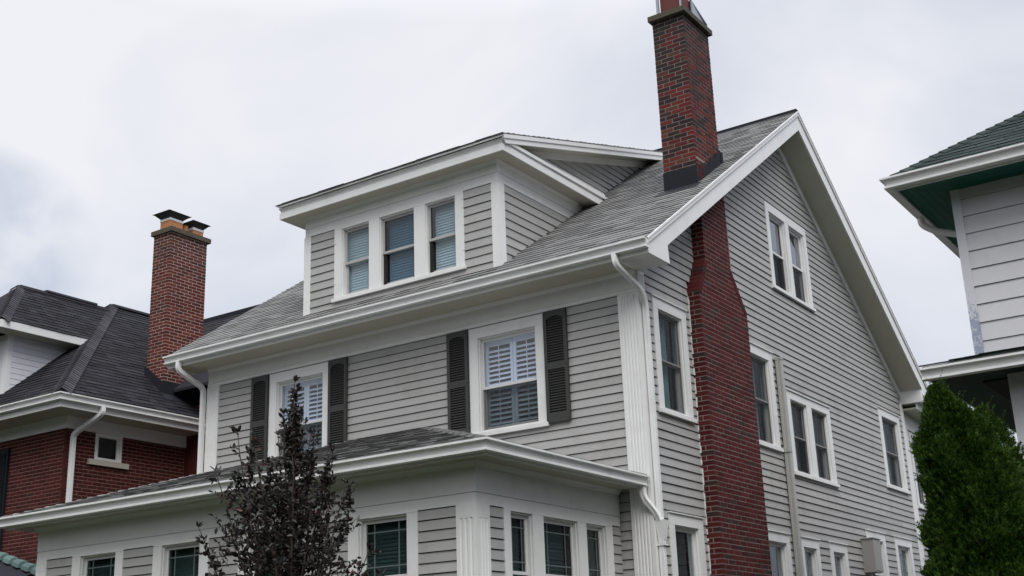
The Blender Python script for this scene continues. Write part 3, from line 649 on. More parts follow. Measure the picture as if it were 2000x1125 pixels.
upb = Pile('brick', 'upper_bricks_beyond', M['brick_top'], cap=128)
stack(upb, chim, -.34, .19, lambda z: 1.775, lambda z: 2.655, 8.35, 11.33); upb.emit(chim)
mb = MB(); mb.abox(-.376, .25, 1.69, 2.70, 11.335, 11.42)
mb.add([(-.376, 1.69, 11.42), (.25, 1.69, 11.42), (.25, 2.70, 11.42), (-.376, 2.70, 11.42), (-.25, 1.82, 11.47), (.13, 1.82, 11.47), (.13, 2.55, 11.47), (-.25, 2.55, 11.47)], [(0,1,5,4),(1,2,6,5),(2,3,7,6),(3,0,4,7),(4,5,6,7)])
mb.build('chimney_cap', M['concrete'], chim)
mb = MB(); mb.abox(-.22, .11, 1.86, 2.19, 11.42, 12.1); mb.build('flue', M['redflue'], chim)
mb = MB(); mb.abox(-.265, -.225, 1.80, 1.84, 11.42, 12.1); mb.abox(.115, .14, 1.84, 1.86, 11.44, 12.1)
mb.hexa([(.15, 2.22, 11.44), (.15, 2.68, 11.44), (.15, 2.68, 11.58), (.15, 2.22, 11.80)], [(.13, 2.22, 11.44), (.13, 2.68, 11.44), (.13, 2.68, 11.58), (.13, 2.22, 11.80)])
mb.hexa([(-.2, 2.22, 11.80), (.15, 2.22, 11.80), (.18, 2.70, 11.56), (-.23, 2.70, 11.56)], [(-.2, 2.22, 11.78), (.15, 2.22, 11.78), (.18, 2.70, 11.54), (-.23, 2.70, 11.54)]); mb.build('flue_bracket', M['zinc'], chim)
# flashing: front apron, stepped pieces on the side
zf = rz(1.775)
mb = MB(); mb.abox(-.352, .202, 1.762, 1.774, zf-.02, zf+.30); mb.hexa([(-.43, 1.55, rz(1.55)+.022), (.26, 1.55, rz(1.55)+.022), (.26, 1.775, zf+.022), (-.43, 1.775, zf+.022)], [(-.43, 1.55, rz(1.55)+.012), (.26, 1.55, rz(1.55)+.012), (.26, 1.775, zf+.012), (-.43, 1.775, zf+.012)])
mb.build('apron_flashing', M['black_metal'], chim)
for k in range(4):
    y0, y1 = 1.77+k*.23, 1.77+k*.23+.235; z0, z1 = rz(y0), rz(y1)
    mb = MB(); mb.prism(Sd, [(y0, z0-.01), (y1, z1-.01), (y1, z1+.20), (y1-.06, z1+.20), (y1-.09, z1+.13), (y0+.05, z1+.13), (y0+.03, z1+.02), (y0, z1+.02)], .191, .199+k*.002)
    mb.build('step_flashing', M['black_metal'], chim)
mb = MB(); mb.prism(Sd, [(2.66, rz(2.66)-.01), (2.74, rz(2.74)-.01), (2.74, rz(2.74)+.2), (2.66, rz(2.66)+.2)], .191, .215); mb.abox(-.35, .2, 2.655, 2.70, rz(2.66), rz(2.66)+.25); mb.build('back_flashing', M['black_metal'], chim)
# caulk beads where siding meets brick
mb = MB(); z = .6
while z < 6.75:
    q = rnd.uniform(.03, .12); mb.abox(.0, .026+rnd.uniform(0, .012), 1.482, 1.488, z, z+q); z += q+rnd.choice((0, .003, .05))
mb.build('caulk_strip', M['white'], chim, kind='stuff')

# ---- shed dormer
DY = -.18; DXR, DXL = -2.03, -5.74; Df = front(DY); Ds = side(DXR)
dop = [(-4.97, -4.42, 7.35, 8.46), (-4.215, -3.54, 7.35, 8.46), (-3.33, -2.775, 7.35, 8.46)]
dw = sheath(Df, [7.0, 8.80], lambda z: DXL+.01, lambda z: DXR-.01, dop, big, 'dormer_wall', house, th=.04)
clapboards(clap, dw, Df, 7.15, 8.49, .1325, lambda z: DXL+.12, lambda z: -2.13, [(-5.05, -2.69, 7.30, 8.6)])
def shed(y): return 9.046+.292*(y+.403)
yr = lambda z: (z-RZ)/RS+RY                 # where the main roof reaches height z
mb = MB(); mb.prism(Ds, [(DY, 7.05), (yr(8.8)+.3, 8.8), (yr(9.3)+.2, 9.3), (4.9, 10.50), (DY, shed(DY)-.05)], -.04, 0); dsw = mb.build('dormer_cheek', M['siding'], house)
clapboards(clap, dsw, Ds, 7.15, 8.50, .1325, lambda z: DY+.14, lambda z: yr(z), [])
clapboards(clap, dsw, Ds, 9.1, 10.4, .11, lambda z: max(-.1, (z-shed(0)+.10)/.292), lambda z: yr(z)+.03, [])
mb = MB(); mb.prism(side(DXL), [(DY, 7.05), (4.9, 10.50), (DY, shed(DY)-.05)], 0, .04); mb.build('dormer_cheek', M['siding'], house)
mb = MB(); mb.abox(DXL, DXR, DY-.022, DY, 8.49, 8.624); mb.abox(DXL, DXR, DY-.030, DY, 8.628, 8.80); mb.prism(Ds, [(DY-.022, 8.49), (yr(8.49), 8.49), (yr(8.624), 8.624), (DY-.022, 8.624)], 0, .022); mb.prism(Ds, [(DY-.03, 8.628), (yr(8.628), 8.628), (yr(8.8), 8.8), (DY-.03, 8.8)], 0, .03)
mb.sweep([(DXL-.03, DY-.03, 8.755), (DXR+.03, DY-.03, 8.755), (DXR+.03, 2.0, 8.755)], [(0, 0), (.015, .004), (.025, .025), (.04, .044), (0, .044)])
mb.build('dormer_frieze', M['white'], house)
mb = MB(); mb.box(Df, -2.13, DXR+.024, 7.05, 8.487, 0, .024); mb.build('corner_board', M['white'], house)
mb = MB(); mb.box(Ds, DY, DY+.14, 7.05, 8.487, 0, .024); mb.build('corner_board', M['white'], house)
mb = MB(); mb.box(Df, DXL-.02, -5.62, 7.05, 8.487, 0, .024); mb.build('corner_board', M['white'], house)
# casing as one window unit with three openings
window(house, Df, (-5.12, -2.622, 7.285, 8.487), dop, .49, 'blind', cap=False, label='row of three sash windows with closed blinds in the dormer', proud=.026, screen=False, glass=('glass', 'glass_mid', 'glass'), sashmat='sash_grey')
# dormer soffit, fascia ring, cornice, roof
ex, ey, lx = -1.735, -.455, -6.03
mb = MB(); mb.abox(lx, ex, ey, DY, 8.80, 8.82); mb.abox(DXR, ex, DY, 2.3, 8.80, 8.82); mb.abox(lx, DXL, DY, 2.3, 8.80, 8.82); mb.build('dormer_soffit', M['soffit'], house)
fp = [(0, 0), (.022, 0), (.022, .100), (0, .100)]
mb = MB(); mb.sweep([(lx, 2.2, 8.792), (lx, ey, 8.792), (ex, ey, 8.792), (ex, 2.35, 8.792)], fp); mb.build('dormer_fascia', M['white'], house)
mb = MB(); mb.sweep([(lx, 2.2, 8.885), (lx, ey, 8.885), (ex, ey, 8.885), (ex, 2.5, 8.885)], [(-.02, .010), (.000, .010), (.004, .03), (.016, .062), (.03, .078), (.03, .096), (-.02, .096)]); mb.build('dormer_cornice', M['gutter'], house)
mb = MB()
for q0_, q1_ in (((-.45, DY, 8.945, 8.955), (.82, .82, 8.945, 9.30)), ((.82, .82, 8.945, 9.30), (2.75, 3.2, 8.945, 9.30))):
    a_ = [(ex+.04, q0_[0], q0_[2]), (ex+.04, q1_[0], q1_[2]), (DXR, q1_[1], q1_[3]), (DXR, q0_[1], q0_[3])]; mb.hexa(a_, [(x, y, z-.02) for x, y, z in a_])
mb.build('pent_roof', M['gutter'], house)
mb = MB(); mb.hexa([(lx-.03, -.52, shed(-.52)), (-1.70, -.52, shed(-.52)), (-1.70, 5.0, shed(5.0)), (lx-.03, 5.0, shed(5.0))], [(lx-.03, -.52, shed(-.52)-.03), (-1.70, -.52, shed(-.52)-.03), (-1.70, 5.0, shed(5.0)-.03), (lx-.03, 5.0, shed(5.0)-.03)]); dr = mb.build('dormer_roof', M['gutter'], house)
ds_ = Vector((0, 1, .292)).normalized()
roof_tabs(tabs, dr, (lx-.06, -.545, shed(-.545)+.003), (1, 0, 0), ds_, 5.75, lambda s: 0, lambda s: (-1.66)-(lx-.06), .142, .2, .36, .012)
Dr = side(-1.70)
mb = MB(); mb.prism(Dr, [(-.50, shed(-.5)-.065), (4.95, shed(4.95)-.065), (4.95, shed(4.95)-.005), (-.52, shed(-.52)-.005)], 0, .036); mb.build('rake_mould', M['white'], house)
mb = MB(); mb.prism(Dr, [(-.44, shed(-.44)-.14), (4.95, shed(4.95)-.145), (4.95, shed(4.95)-.066), (-.50, shed(-.50)-.066)], -.01, .02); mb.build('rake_board', M['white'], house)
mb = MB(); mb.hexa([(DXR, -.4, shed(-.4)-.10), (-1.70, -.4, shed(-.4)-.10), (-1.70, 4.9, shed(4.9)-.10), (DXR, 4.9, shed(4.9)-.10)], [(DXR, -.4, shed(-.4)-.08), (-1.70, -.4, shed(-.4)-.08), (-1.70, 4.9, shed(4.9)-.08), (DXR, 4.9, shed(4.9)-.08)]); mb.build('rake_soffit', M['soffit'], house)
mb = MB(); mb.prism(Ds, [(.2, shed(.2)-.21), (4.6, shed(4.6)-.21), (4.75, shed(4.75)-.1), (.2, shed(.2)-.1)], .0, .03); mb.build('rake_frieze', M['white'], house)

# ---- enclosed porch
PX, PY, PL = -.47, -3.09, -7.87; Pf, Ps = front(PY), side(PX)
pF = [((-2.22, -1.225, 2.05, 3.445), (-2.065, -1.375, 2.12, 3.43)), ((-3.96, -2.95, 2.05, 3.445), (-3.81, -3.10, 2.12, 3.43)), ((-5.49, -4.48, 2.05, 3.445), (-5.33, -4.64, 2.12, 3.43)), ((-7.10, -6.07, 2.05, 3.445), (-6.93, -6.22, 2.12, 3.43))]
pS = [(-2.47, -2.04, 2.12, 3.42), (-1.81, -1.06, 2.12, 3.42), (-.865, -.40, 2.12, 3.42)]
pw = sheath(Pf, [.5, 3.9], lambda z: PL+.01, lambda z: PX-.01, [o for _, o in pF], big, 'porch_front_wall', house)
ps = sheath(Ps, [.5, 3.9], lambda z: PY+.01, lambda z: -.01, pS, big, 'porch_side_wall', house)
clapboards(clap, pw, Pf, .5, 3.445, .1137, lambda z: PL+.22, lambda z: -.70, [(o[0]+.07, o[1]-.07, o[2], o[3]) for o, _ in pF])
clapboards(clap, ps, Ps, .5, 3.445, .1137, lambda z: PY+.22, lambda z: -.001, [(-2.52, -.32, 2.0, 3.445)])
for i, (o, p) in enumerate(pF): window(house, Pf, o, [p], .5, 'blind', cap=False, grille=True, proud=.03, blindspan=.62, screen=False, glass='glass_dark')
window(house, Ps, (-2.60, -.24, 2.05, 3.445), pS, .5, 'blind', cap=False, grille=True, proud=.03, blindspan=.8, screen=False, glass='glass_dark', label='row of three narrow porch windows with grilles, under the right-hand eave')
mb = MB(); mb.abox(PL, PX+.024, PY-.024, PY, 3.446, 3.562); mb.box(Ps, PY, -.03, 3.446, 3.562, 0, .024); mb.abox(PL, PX+.032, PY-.032, PY, 3.566, 3.89); mb.box(Ps, PY, -.03, 3.566, 3.89, 0, .032)
mb.sweep([(PL-.03, PY-.03, 3.83), (PX+.03, PY-.03, 3.83), (PX+.03, -.05, 3.83)], [(0, 0), (.02, .006), (.035, .03), (.06, .058), (0, .058)]); mb.build('porch_frieze', M['white'], house)
mb = MB(); fluted(mb, Pf, -.705, PX+.03, .5, 3.445, .03, 3, 3.30); mb.build('fluted_pilaster', M['white'], house)
mb = MB(); fluted(mb, Ps, PY-.0, -2.865, .5, 3.445, .028, 3, 3.30); mb.build('fluted_pilaster', M['white'], house)
mb = MB(); fluted(mb, Pf, PL, -7.65, .5, 3.445, .03, 3, 3.30); mb.build('fluted_pilaster', M['white'], house)
mb = MB(); mb.abox(PL, PX, -3.05, -.05, 0, .5); mb.build('porch_foundation', M['pavement'], house)
mb = MB(); mb.abox(PL-.02, PL+.03, PY+.02, -.02, .5, 3.9); mb.build('porch_far_wall', M['siding'], house)
ox_, oy_, ol_ = -.10, -3.43, -8.15
mb = MB(); mb.abox(ol_, ox_, oy_, -.035, 3.89, 3.91); mb.build('porch_soffit', M['soffit'], house)
mb = MB(); mb.sweep([(ol_, -.1, 3.87), (ol_, oy_, 3.87), (ox_, oy_, 3.87), (ox_, -.05, 3.87)], [(0, 0), (.018, 0), (.018, .135), (0, .135)]); mb.build('porch_fascia', M['white'], house)
gutter(house, [(ol_-.018, -.1, 3.895), (ol_-.018, oy_-.018, 3.895), (ox_+.018, oy_-.018, 3.895), (ox_+.018, -.06, 3.895)], 'porch_gutter')
ps_ = .318; ez = 4.035; ex2, ey2, el2 = ox_+.045, oy_-.045, ol_-.045; tt = (-.01-ey2)
A = [(el2, ey2, ez), (ex2, ey2, ez), (ex2, -.01, ez), (el2, -.01, ez)]; T1 = (ex2-tt, -.01, ez+ps_*tt); T0 = (el2+tt, -.01, ez+ps_*tt)
dz_ = Vector((0, 0, -.035)); mb = MB()
V = [Vector(a) for a in A]+[Vector(T1), Vector(T0)]; mb.add(V+[v+dz_ for v in V], [(0,1,4,5), (1,2,4), (3,0,5), (7,6,10,11), (8,7,10), (6,9,11), (0,6,7,1), (1,7,8,2), (0,3,9,6), (2,8,10,4), (4,10,11,5), (5,11,9,3)])
pr = mb.build('porch_roof', M['shingle'], house)
S1 = Vector((0, 1, ps_)).normalized(); kx = S1.y
roof_tabs(tabs, pr, (0, ey2-.03, ez-.03*ps_+.006), (1, 0, 0), S1, (tt+.03)/kx, lambda s: el2-.03+s*kx, lambda s: ex2+.03-s*kx, .142, .12, .36, .009)
S2 = Vector((-1, 0, ps_)).normalized()
roof_tabs(tabs, pr, (ex2+.03, 0, ez-.03*ps_+.006), (0, 1, 0), S2, (tt+.03)/kx, lambda s: ey2-.03+s*kx, lambda s: -.012, .142, .2, .36, .011)
S3 = Vector((1, 0, ps_)).normalized(); tl = Pile('shingle', 'left_hip_shingles', M['shingle'], cap=0)
roof_tabs(tl, pr, (el2-.03, 0, ez-.03*ps_+.006), (0, 1, 0), S3, (tt+.03)/kx, lambda s: ey2-.03+s*kx, lambda s: -.012, .142, .2, .36, .011); tl.emit(pr)
hc = MB()
def hipcaps(mb, P0, P1, wd, pitch, s, th=.012, rise=.02):
    """bent caps along a 45-degree hip; s = roof slope"""
    P0, P1 = Vector(P0), Vector(P1); D = (P1-P0); L = D.length; D.normalize(); H = Vector((D.x, D.y, 0)).normalized(); Rr = Vector((H.y, -H.x, 0))
    k = 0; pieces = []
    while k*pitch < L-.02:
        a = P0+D*(k*pitch); b = P0+D*min(L, k*pitch+pitch*1.25); dn = Vector((0, 0, -wd*s*.7071))
        up = Vector((0, 0, rise)); u2 = Vector((0, 0, rise*.35)); r = Rr*wd
        vs = [a-r+dn+up, a+up*1.3, a+r+dn+up, b-r+dn+u2, b+u2*1.3, b+r+dn+u2]; vs += [v-Vector((0, 0, th)) for v in vs]
        pieces.append((vs, [(0,1,4,3), (1,2,5,4), (6,9,10,7), (7,10,11,8), (0,6,7,1), (1,7,8,2), (0,3,9,6), (2,8,11,5), (3,4,10,9), (4,5,11,10)])); k += 1
    return pieces
for vs, fs in hipcaps(None, A[1], T1, .10, .14, ps_)+hipcaps(None, A[0], T0, .10, .14, ps_): hc.add(vs, fs)
hc.build('hip_caps', M['shingle'], pr, kind='stuff')
mb = MB(); mb.abox(T0[0]+.1, T1[0]-.1, -.05, .0, T1[2]-.02, T1[2]+.008); mb.build('wall_flashing', M['black_metal'], pr)
# porch downspout with funnel
mb = MB(); mb.tube(curve([(-.045, -.12, 3.92), (-.045, -.12, 3.76), (.06, .0, 3.56), (.085, .06, 3.42), (.085, .06, 3.3)], 6, .10), DS); mb.build('downspout', M['gutter'], house)
mb = MB(); mb.tube([(.085, .06, 3.46), (.085, .06, 3.42), (.085, .06, 3.22), (.085, .06, 3.20)], DS)
mb.add([(.03, .0, 3.48), (.155, .0, 3.48), (.155, .125, 3.48), (.03, .125, 3.48), (.045, .025, 3.24), (.125, .025, 3.24), (.125, .1, 3.24), (.045, .1, 3.24)], [(0,1,5,4), (1,2,6,5), (2,3,7,6), (3,0,4,7), (0,3,2,1), (4,5,6,7)])
mb.abox(.005, .135, .015, .11, 3.17, 3.19); mb.build('downspout_funnel', M['gutter'], house)

# ---- rear wing, set back, with a low sloping eave
Rw = side(-.05); rop = [(11.62, 12.25, 4.8, 6.07)]
rw = sheath(Rw, [.6, 6.4], lambda z: DEP+.0, lambda z: 15.0, rop, big, 'rear_wing_wall', house)
clapboards(clap, rw, Rw, 2.4, 6.40, .1143, lambda z: DEP+.02, lambda z: 15.0, rop)
window(house, Rw, (11.50, 12.40, 4.7, 6.25), rop, .5, 'teal', cap=False)
mb = MB(); mb.box(Rw, DEP+.02, DEP+.32, .6, 6.3, 0, .03); mb.prism(Rw, [(DEP+.02, 6.30), (15, 6.20), (15, 6.42), (DEP+.02, 6.63)], -.04, .034); mb.build('rear_frieze', M['white'], house)
mb = MB(); mb.hexa([(-.09, DEP+.02, 6.63), (.32, DEP+.02, 6.63), (.32, 15.3, 6.405), (-.09, 15.3, 6.405)], [(-.09, DEP+.02, 6.66), (.32, DEP+.02, 6.66), (.32, 15.3, 6.435), (-.09, 15.3, 6.435)]); mb.build('rear_soffit', M['soffit'], house)
mb = MB(); mb.prism(side(.30), [(DEP+.0, 6.74), (DEP+.0, 6.62), (15.3, 6.40), (15.3, 6.54)][::-1], 0, .025); mb.prism(side(.325), [(DEP+.0, 6.79), (DEP+.0, 6.745), (15.3, 6.545), (15.3, 6.60)][::-1], 0, .03); mb.build('rear_rake_board', M['white'], house)
mb = MB(); mb.hexa([(-7, DEP, 6.82), (.36, DEP, 6.82), (.36, 15.35, 6.62), (-7, 15.35, 6.62)], [(-7, DEP, 6.78), (.36, DEP, 6.78), (.36, 15.35, 6.58), (-7, 15.35, 6.58)]); mb.build('rear_roof', M['shingle'], house)
mb = MB(); mb.abox(-7, -.1, 14.95, 15.0, .0, 6.4); mb.abox(-7.05, -7, DEP, 15.0, 0, 6.4); mb.build('rear_wing_back', M['siding'], house)
clap.emit(house); tabs.emit(house)

# ------------------------------------------------------------------ brick house on the left
bh = thing('brick_house', 'red brick house with charcoal hip roof and brick chimney, left of the grey house', 'house', (-16, 6, 0))
BX, BY = -12.0, .2; bs = .8316; be = 6.88; bz = lambda y: be+bs*(y+.4)
def brick_wall(pile, parent, axis, a0, a1, fixed, dep, z0, z1, holes=(), course=.0685):
    z = z0; k = 0; h = course-.0135
    while z < z1-.01:
        a = a0-(.107 if k % 2 else 0)
        while a < a1-.02:
            s, e = max(a, a0), min(a+.203, a1)
            segs = [(s, e)]
            for (h0, h1, hz0, hz1) in holes:
                if z+h > hz0 and z < hz1:
                    ns = []
                    for p, q in segs:
                        if q <= h0 or p >= h1: ns.append((p, q))
                        else:
                            if p < h0: ns.append((p, h0))
                            if q > h1: ns.append((h1, q))
                    segs = ns
            for p, q in segs:
                if q-p > .015:
                    f0, f1 = sorted((fixed, fixed+dep))
                    vs, fs = brick_box((p, f0, z), (q, f1, z+h)) if axis == 'x' else brick_box((f0, p, z), (f1, q, z+h)); pile.add(parent, vs, fs)
            a += .2145
        z += course; k += 1
    return
wl = Pile('brick', 'wall_bricks_beyond', M['brick_wall'], cap=175)
swin = (.84, 1.46, 5.87, 6.37)
bfm = sheath(side(BX-.004), [0, 5.87, 6.36], lambda z: BY+.01, lambda z: 10, [swin], M['mortar_wall'], 'side_wall', bh, th=.1)
mb = MB(); mb.abox(-22, BX-.02, BY+.004, BY+.1, 0, 6.36); mb.abox(-22, BX, 9.9, 10, 0, 6.36); mb.abox(-22, -21.9, BY, 10, 0, 6.36); bff = mb.build('front_wall', M['mortar_wall'], bh)
brick_wall(wl, bfm, 'y', BY, 4.2, BX, -.06, 3.2, 6.37, [swin])
brick_wall(wl, bff, 'x', -15.6, BX, BY, .06, 2.9, 6.37, [(-15.2, -14.2, 3.9, 6.1)])
wl.emit(bh)
# roof
PKX, PKY, PKZ = -15.337, 3.537, 10.154; HW = 3.937
er, ef = -11.4, -.4; LFT = -19.4
mb = MB(); yb_ = 10.6
V = [Vector(a) for a in ((LFT, ef, be), (er, ef, be), (er, yb_, be), (LFT, yb_, be), (PKX, PKY, PKZ), (PKX, yb_-HW, PKZ))]
mb.add(V+[v-Vector((0, 0, .08)) for v in V], [(0,1,4), (1,2,5,4), (2,3,5), (3,0,4,5), (6,10,7), (7,10,11,8), (8,11,9), (9,11,10,6), (0,6,7,1), (1,7,8,2), (2,8,9,3), (3,9,6,0)])
broof = mb.build('roof', M['shingle_dark'], bh)
bt = Pile('shingle', 'shingles_beyond', M['shingle_dark'], cap=296)
Sa = Vector((0, 1, bs)).normalized(); ka = Sa.y
roof_tabs(bt, broof, (0, ef-.03, be-.03*bs+.006), (1, 0, 0), Sa, (HW+.03)/ka, lambda s: max(-19, LFT+s*ka), lambda s: er+.03-s*ka, .142, .16, .36, .010)
Sb_ = Vector((-1, 0, bs)).normalized()
roof_tabs(bt, broof, (er+.03, 0, be-.03*bs+.006), (0, 1, 0), Sb_, (HW+.03)/ka, lambda s: ef-.03+s*ka, lambda s: min(9, yb_-s*ka), .142, .16, .36, .010, holes=[(2.44, 3.3, 0.6, 1.5)])
hp = Pile('hip_cap', 'hip_caps_beyond', M['hipcap'])
for vs, fs in hipcaps(None, (er+.02, ef-.02, be+.01), (PKX, PKY, PKZ+.03), .17, .115, bs, .014, .035): hp.add(broof, vs, fs)
# cross wing ridge seen beyond the chimney
cy_, cz_ = 5.85, 10.2
mb = MB(); mb.hexa([(-15.3, cy_, cz_), (-9.6, cy_, cz_), (-9.6, 2.6, cz_-.83*3.25), (-15.3, 2.6, cz_-.83*3.25)], [(-15.3, cy_, cz_-.06), (-9.6, cy_, cz_-.06), (-9.6, 2.6, cz_-.83*3.25-.06), (-15.3, 2.6, cz_-.83*3.25-.06)])
mb.hexa([(-15.3, cy_, cz_), (-9.6, cy_, cz_), (-9.6, 9.1, cz_-.83*3.25), (-15.3, 9.1, cz_-.83*3.25)], [(-15.3, cy_, cz_-.06), (-9.6, cy_, cz_-.06), (-9.6, 9.1, cz_-.83*3.25-.06), (-15.3, 9.1, cz_-.83*3.25-.06)])
cw = mb.build('cross_wing_roof', M['shingle_dark'], bh)
roof_tabs(bt, cw, (-15.3, 3.3, cz_-.83*2.55+.006), (1, 0, 0), Vector((0, 1, .83)), 2.55*1.3, lambda s: 0, lambda s: 5.7, .142, .16, .36, .010)
mb = MB(); mb.abox(-15.3, -9.58, cy_-.14, cy_, cz_-.11, cz_-.0); mb.abox(-15.3, -9.58, cy_-.07, cy_+.07, cz_-.03, cz_+.03); mb.build('ridge_vent', M['black_metal'], bh)
mb = MB(); mb.prism(side(-9.9), [(3.0, 7.2), (8.7, 7.2), (cy_, cz_-.08)], -.1, 0); mb.abox(-15, -9.9, 3.0, 8.7, 0, 7.2); mb.build('cross_wing_wall', M['brick_wall'], bh)
mb = MB(); mb.abox(PKX-.09, PKX+.09, PKY, cy_, PKZ-.01, PKZ+.04); mb.build('ridge_cap', M['hipcap'], bh)
# eaves
mb = MB(); mb.abox(LFT+.02, er-.02, ef+.02, BY, 6.60, 6.62); mb.abox(BX, er-.02, BY, 9.8, 6.60, 6.62); mb.build('eave_soffit', M['soffit'], bh)
mb = MB(); mb.sweep([(LFT, ef+.02, 6.59), (er-.02, ef+.02, 6.59), (er-.02, 10, 6.59)], [(0, 0), (.022, 0), (.022, .27), (0, .27)]); mb.build('fascia', M['white'], bh)
gutter(bh, [(LFT, ef-.0, 6.70), (er, ef-.0, 6.70), (er, 10, 6.70)])
mb = MB(); mb.abox(-22, BX+.03, BY-.03, BY, 6.37, 6.60); mb.box(side(BX), BY, 9.9, 6.37, 6.60, 0, .03); mb.build('frieze_board', M['white'], bh)
mb = MB(); mb.tube(curve([(er+.06, .45, 6.72), (er+.06, .45, 6.58), (BX+.06, .31, 6.26), (BX+.06, .31, 3.0)], 5, .08), [(a*1.15, b*1.15) for a, b in DS]); mb.build('downspout', M['gutter'], bh)
# small side window with a stone sill
Bs_ = side(BX); mb = MB(); u0, u1, v0, v1 = swin
mb.box(Bs_, u0, u0+.06, v0, v1, -.07, .0); mb.box(Bs_, u1-.06, u1, v0, v1, -.07, .0); mb.box(Bs_, u0+.06, u1-.06, v1-.06, v1, -.07, 0); mb.box(Bs_, u0+.06, u1-.06, v0, v0+.05, -.07, 0)
bw = mb.build('window', M['white'], bh)
mb = MB(); mb.box(Bs_, u0+.06, u0+.10, v0+.05, v1-.06, -.06, -.03); mb.box(Bs_, u1-.10, u1-.06, v0+.05, v1-.06, -.06, -.03); mb.build('sash', M['white'], bw)
mb = MB(); mb.box(Bs_, u0+.10, u1-.10, v0+.05, v1-.06, -.05, -.045); mb.build('pane', M['glass'], bw)
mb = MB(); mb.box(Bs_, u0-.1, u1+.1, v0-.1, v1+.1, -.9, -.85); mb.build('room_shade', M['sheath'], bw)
mb = MB(); mb.box(Bs_, .69, 1.60, 5.765, 5.865, -.05, .06); mb.build('stone_sill', M['tan'], bh)
# front window and shutter at the picture's edge
Bf = front(BY)
mb = MB(); mb.box(Bf, -15.15, -14.25, 3.95, 6.05, -.09, -.05); mb.build('window', M['white'], bh)
mb = MB(); mb.box(Bf, -14.12, -13.66, 4.0, 6.22, .0, .05); shb = mb.build('shutter', M['black_metal'], bh)
mb = MB(); slats(mb, Bf, -14.07, -13.71, 4.1, 6.15, .06, .045, .04, R(50), .006); mb.build('louvres', M['black_metal'], shb)
# chimney
lb = Pile('brick', 'stack_bricks_beyond', M['brick_left'], cap=296)
mb = MB(); mb.abox(-12.53+.003, -12-.003, 2.36+.003, 3.34-.003, 6.4, 10.85); lc = mb.build('chimney', M['mortar_left'], bh, label='red brick chimney with two capped clay flues')
stack(lb, lc, -12.53, -12.0, lambda z: 2.36, lambda z: 3.34, 7.20, 10.84); lb.emit(lc)
mb = MB(); mb.abox(-12.575, -11.94, 2.31, 3.40, 10.84, 10.94); mb.build('chimney_cap', M['concrete'], lc)
for (ya_, yb2, zt) in ((2.40, 2.74, 11.14), (3.03, 3.31, 11.10)):
    x0, x1 = -12.40, -12.10
    mb = MB(); mb.abox(x0, x1, ya_, yb2, 10.94, zt); mb.build('flue', M['terracotta'], lc)
    mb = MB(); mb.abox(x0-.01, x1+.01, ya_-.01, yb2+.01, zt, zt+.05)
    mb.build('flue_band', M['gutter'], lc)
    cx_, cyy = (x0+x1)/2, (ya_+yb2)/2; hx, hy = (x1-x0)/2, (yb2-ya_)/2; mb = MB()
    mb.add([(cx_+sx*a, cyy+sy*a*hy/hx, z) for a, z in ((hx-.01, zt+.05), (hx+.09, zt+.15), (hx+.12, zt+.16), (.001, zt+.27)) for sx, sy in ((-1,-1),(1,-1),(1,1),(-1,1))],
           [(i*4+j, i*4+(j+1) % 4, i*4+4+(j+1) % 4, i*4+4+j) for i in range(3) for j in range(4)])
    mb.build('flue_hood', M['hood'], lc)
mb = MB(); mb.tube([(-12.2, 2.89, 10.94), (-12.2, 2.89, 11.15)], [(.065*cos(k*pi/6), .065*sin(k*pi/6)) for k in range(12)]); mb.build('flue', M['terracotta'], lc)
rzs = lambda x: be+bs*(er-x)
mb = MB(); mb.abox(-11.995, -11.97, 2.33, 3.37, rzs(-12)-.1, rzs(-12)+.27); mb.prism(front(2.35), [(-12.56, rzs(-12.56)-.02), (-11.98, rzs(-11.98)-.05), (-11.98, rzs(-11.98)+.25), (-12.56, rzs(-12.56)+.2)], 0, .015)
mb.hexa([(-11.78, 2.28, rzs(-11.78)+.03), (-11.78, 3.42, rzs(-11.78)+.03), (-11.99, 3.42, rzs(-11.99)+.03), (-11.99, 2.28, rzs(-11.99)+.03)], [(-11.78, 2.28, rzs(-11.78)+.015), (-11.78, 3.42, rzs(-11.78)+.015), (-11.99, 3.42, rzs(-11.99)+.015), (-11.99, 2.28, rzs(-11.99)+.015)]); mb.build('chimney_flashing', M['black_metal'], lc)
# front dormer (only its right cheek and roof show)
DX0, DXc, DX1 = -13.9, -15.0, -16.1; dzE = 8.50; drz = 9.90
mb = MB(); dfy = lambda z: (z-be)/bs-.4
mb.prism(side(DX0), [(.1, bz(.1)), (dfy(dzE)+.05, dzE), (.1, dzE)], -.05, 0); mb.abox(DX1, DX0, .1, .15, 7, dzE); dch = mb.build('dormer_wall', M['vinyl'], bh)
mb = MB(); mb.abox(DX0-.09, DX0+.02, .075, .1, 7.2, dzE); mb.abox(DX0, DX0+.02, .1, .19, 7.3, dzE); mb.build('corner_board', M['white'], bh)
db = Pile('clapboard', 'dormer_boards_beyond', M['vinyl'])
clapboards(db, dch, side(DX0), 7.3, dzE, .11, lambda z: .1, lambda z: dfy(z), [], lip=.014, gap=.004); db.emit(dch)
e0 = -13.5; ds2 = (drz-8.62)/(abs(DXc-e0)); yF = -.35
mb = MB(); V = [Vector(a) for a in ((-16.5, yF, 8.62), (e0, yF, 8.62), (e0, dfy(8.62)+.05, 8.62), (DXc, yF+1.28, drz), (DXc, dfy(drz)+.05, drz), (-16.5, dfy(8.62)+.05, 8.62))]
mb.add(V, [(0,1,3), (1,2,4,3), (5,0,3,4)]); droof = mb.build('dormer_roof', M['shingle_dark'], bh)
Sc = Vector((-1, 0, ds2)).normalized(); kc = abs(Sc.x); Lc = abs(DXc-e0)/kc
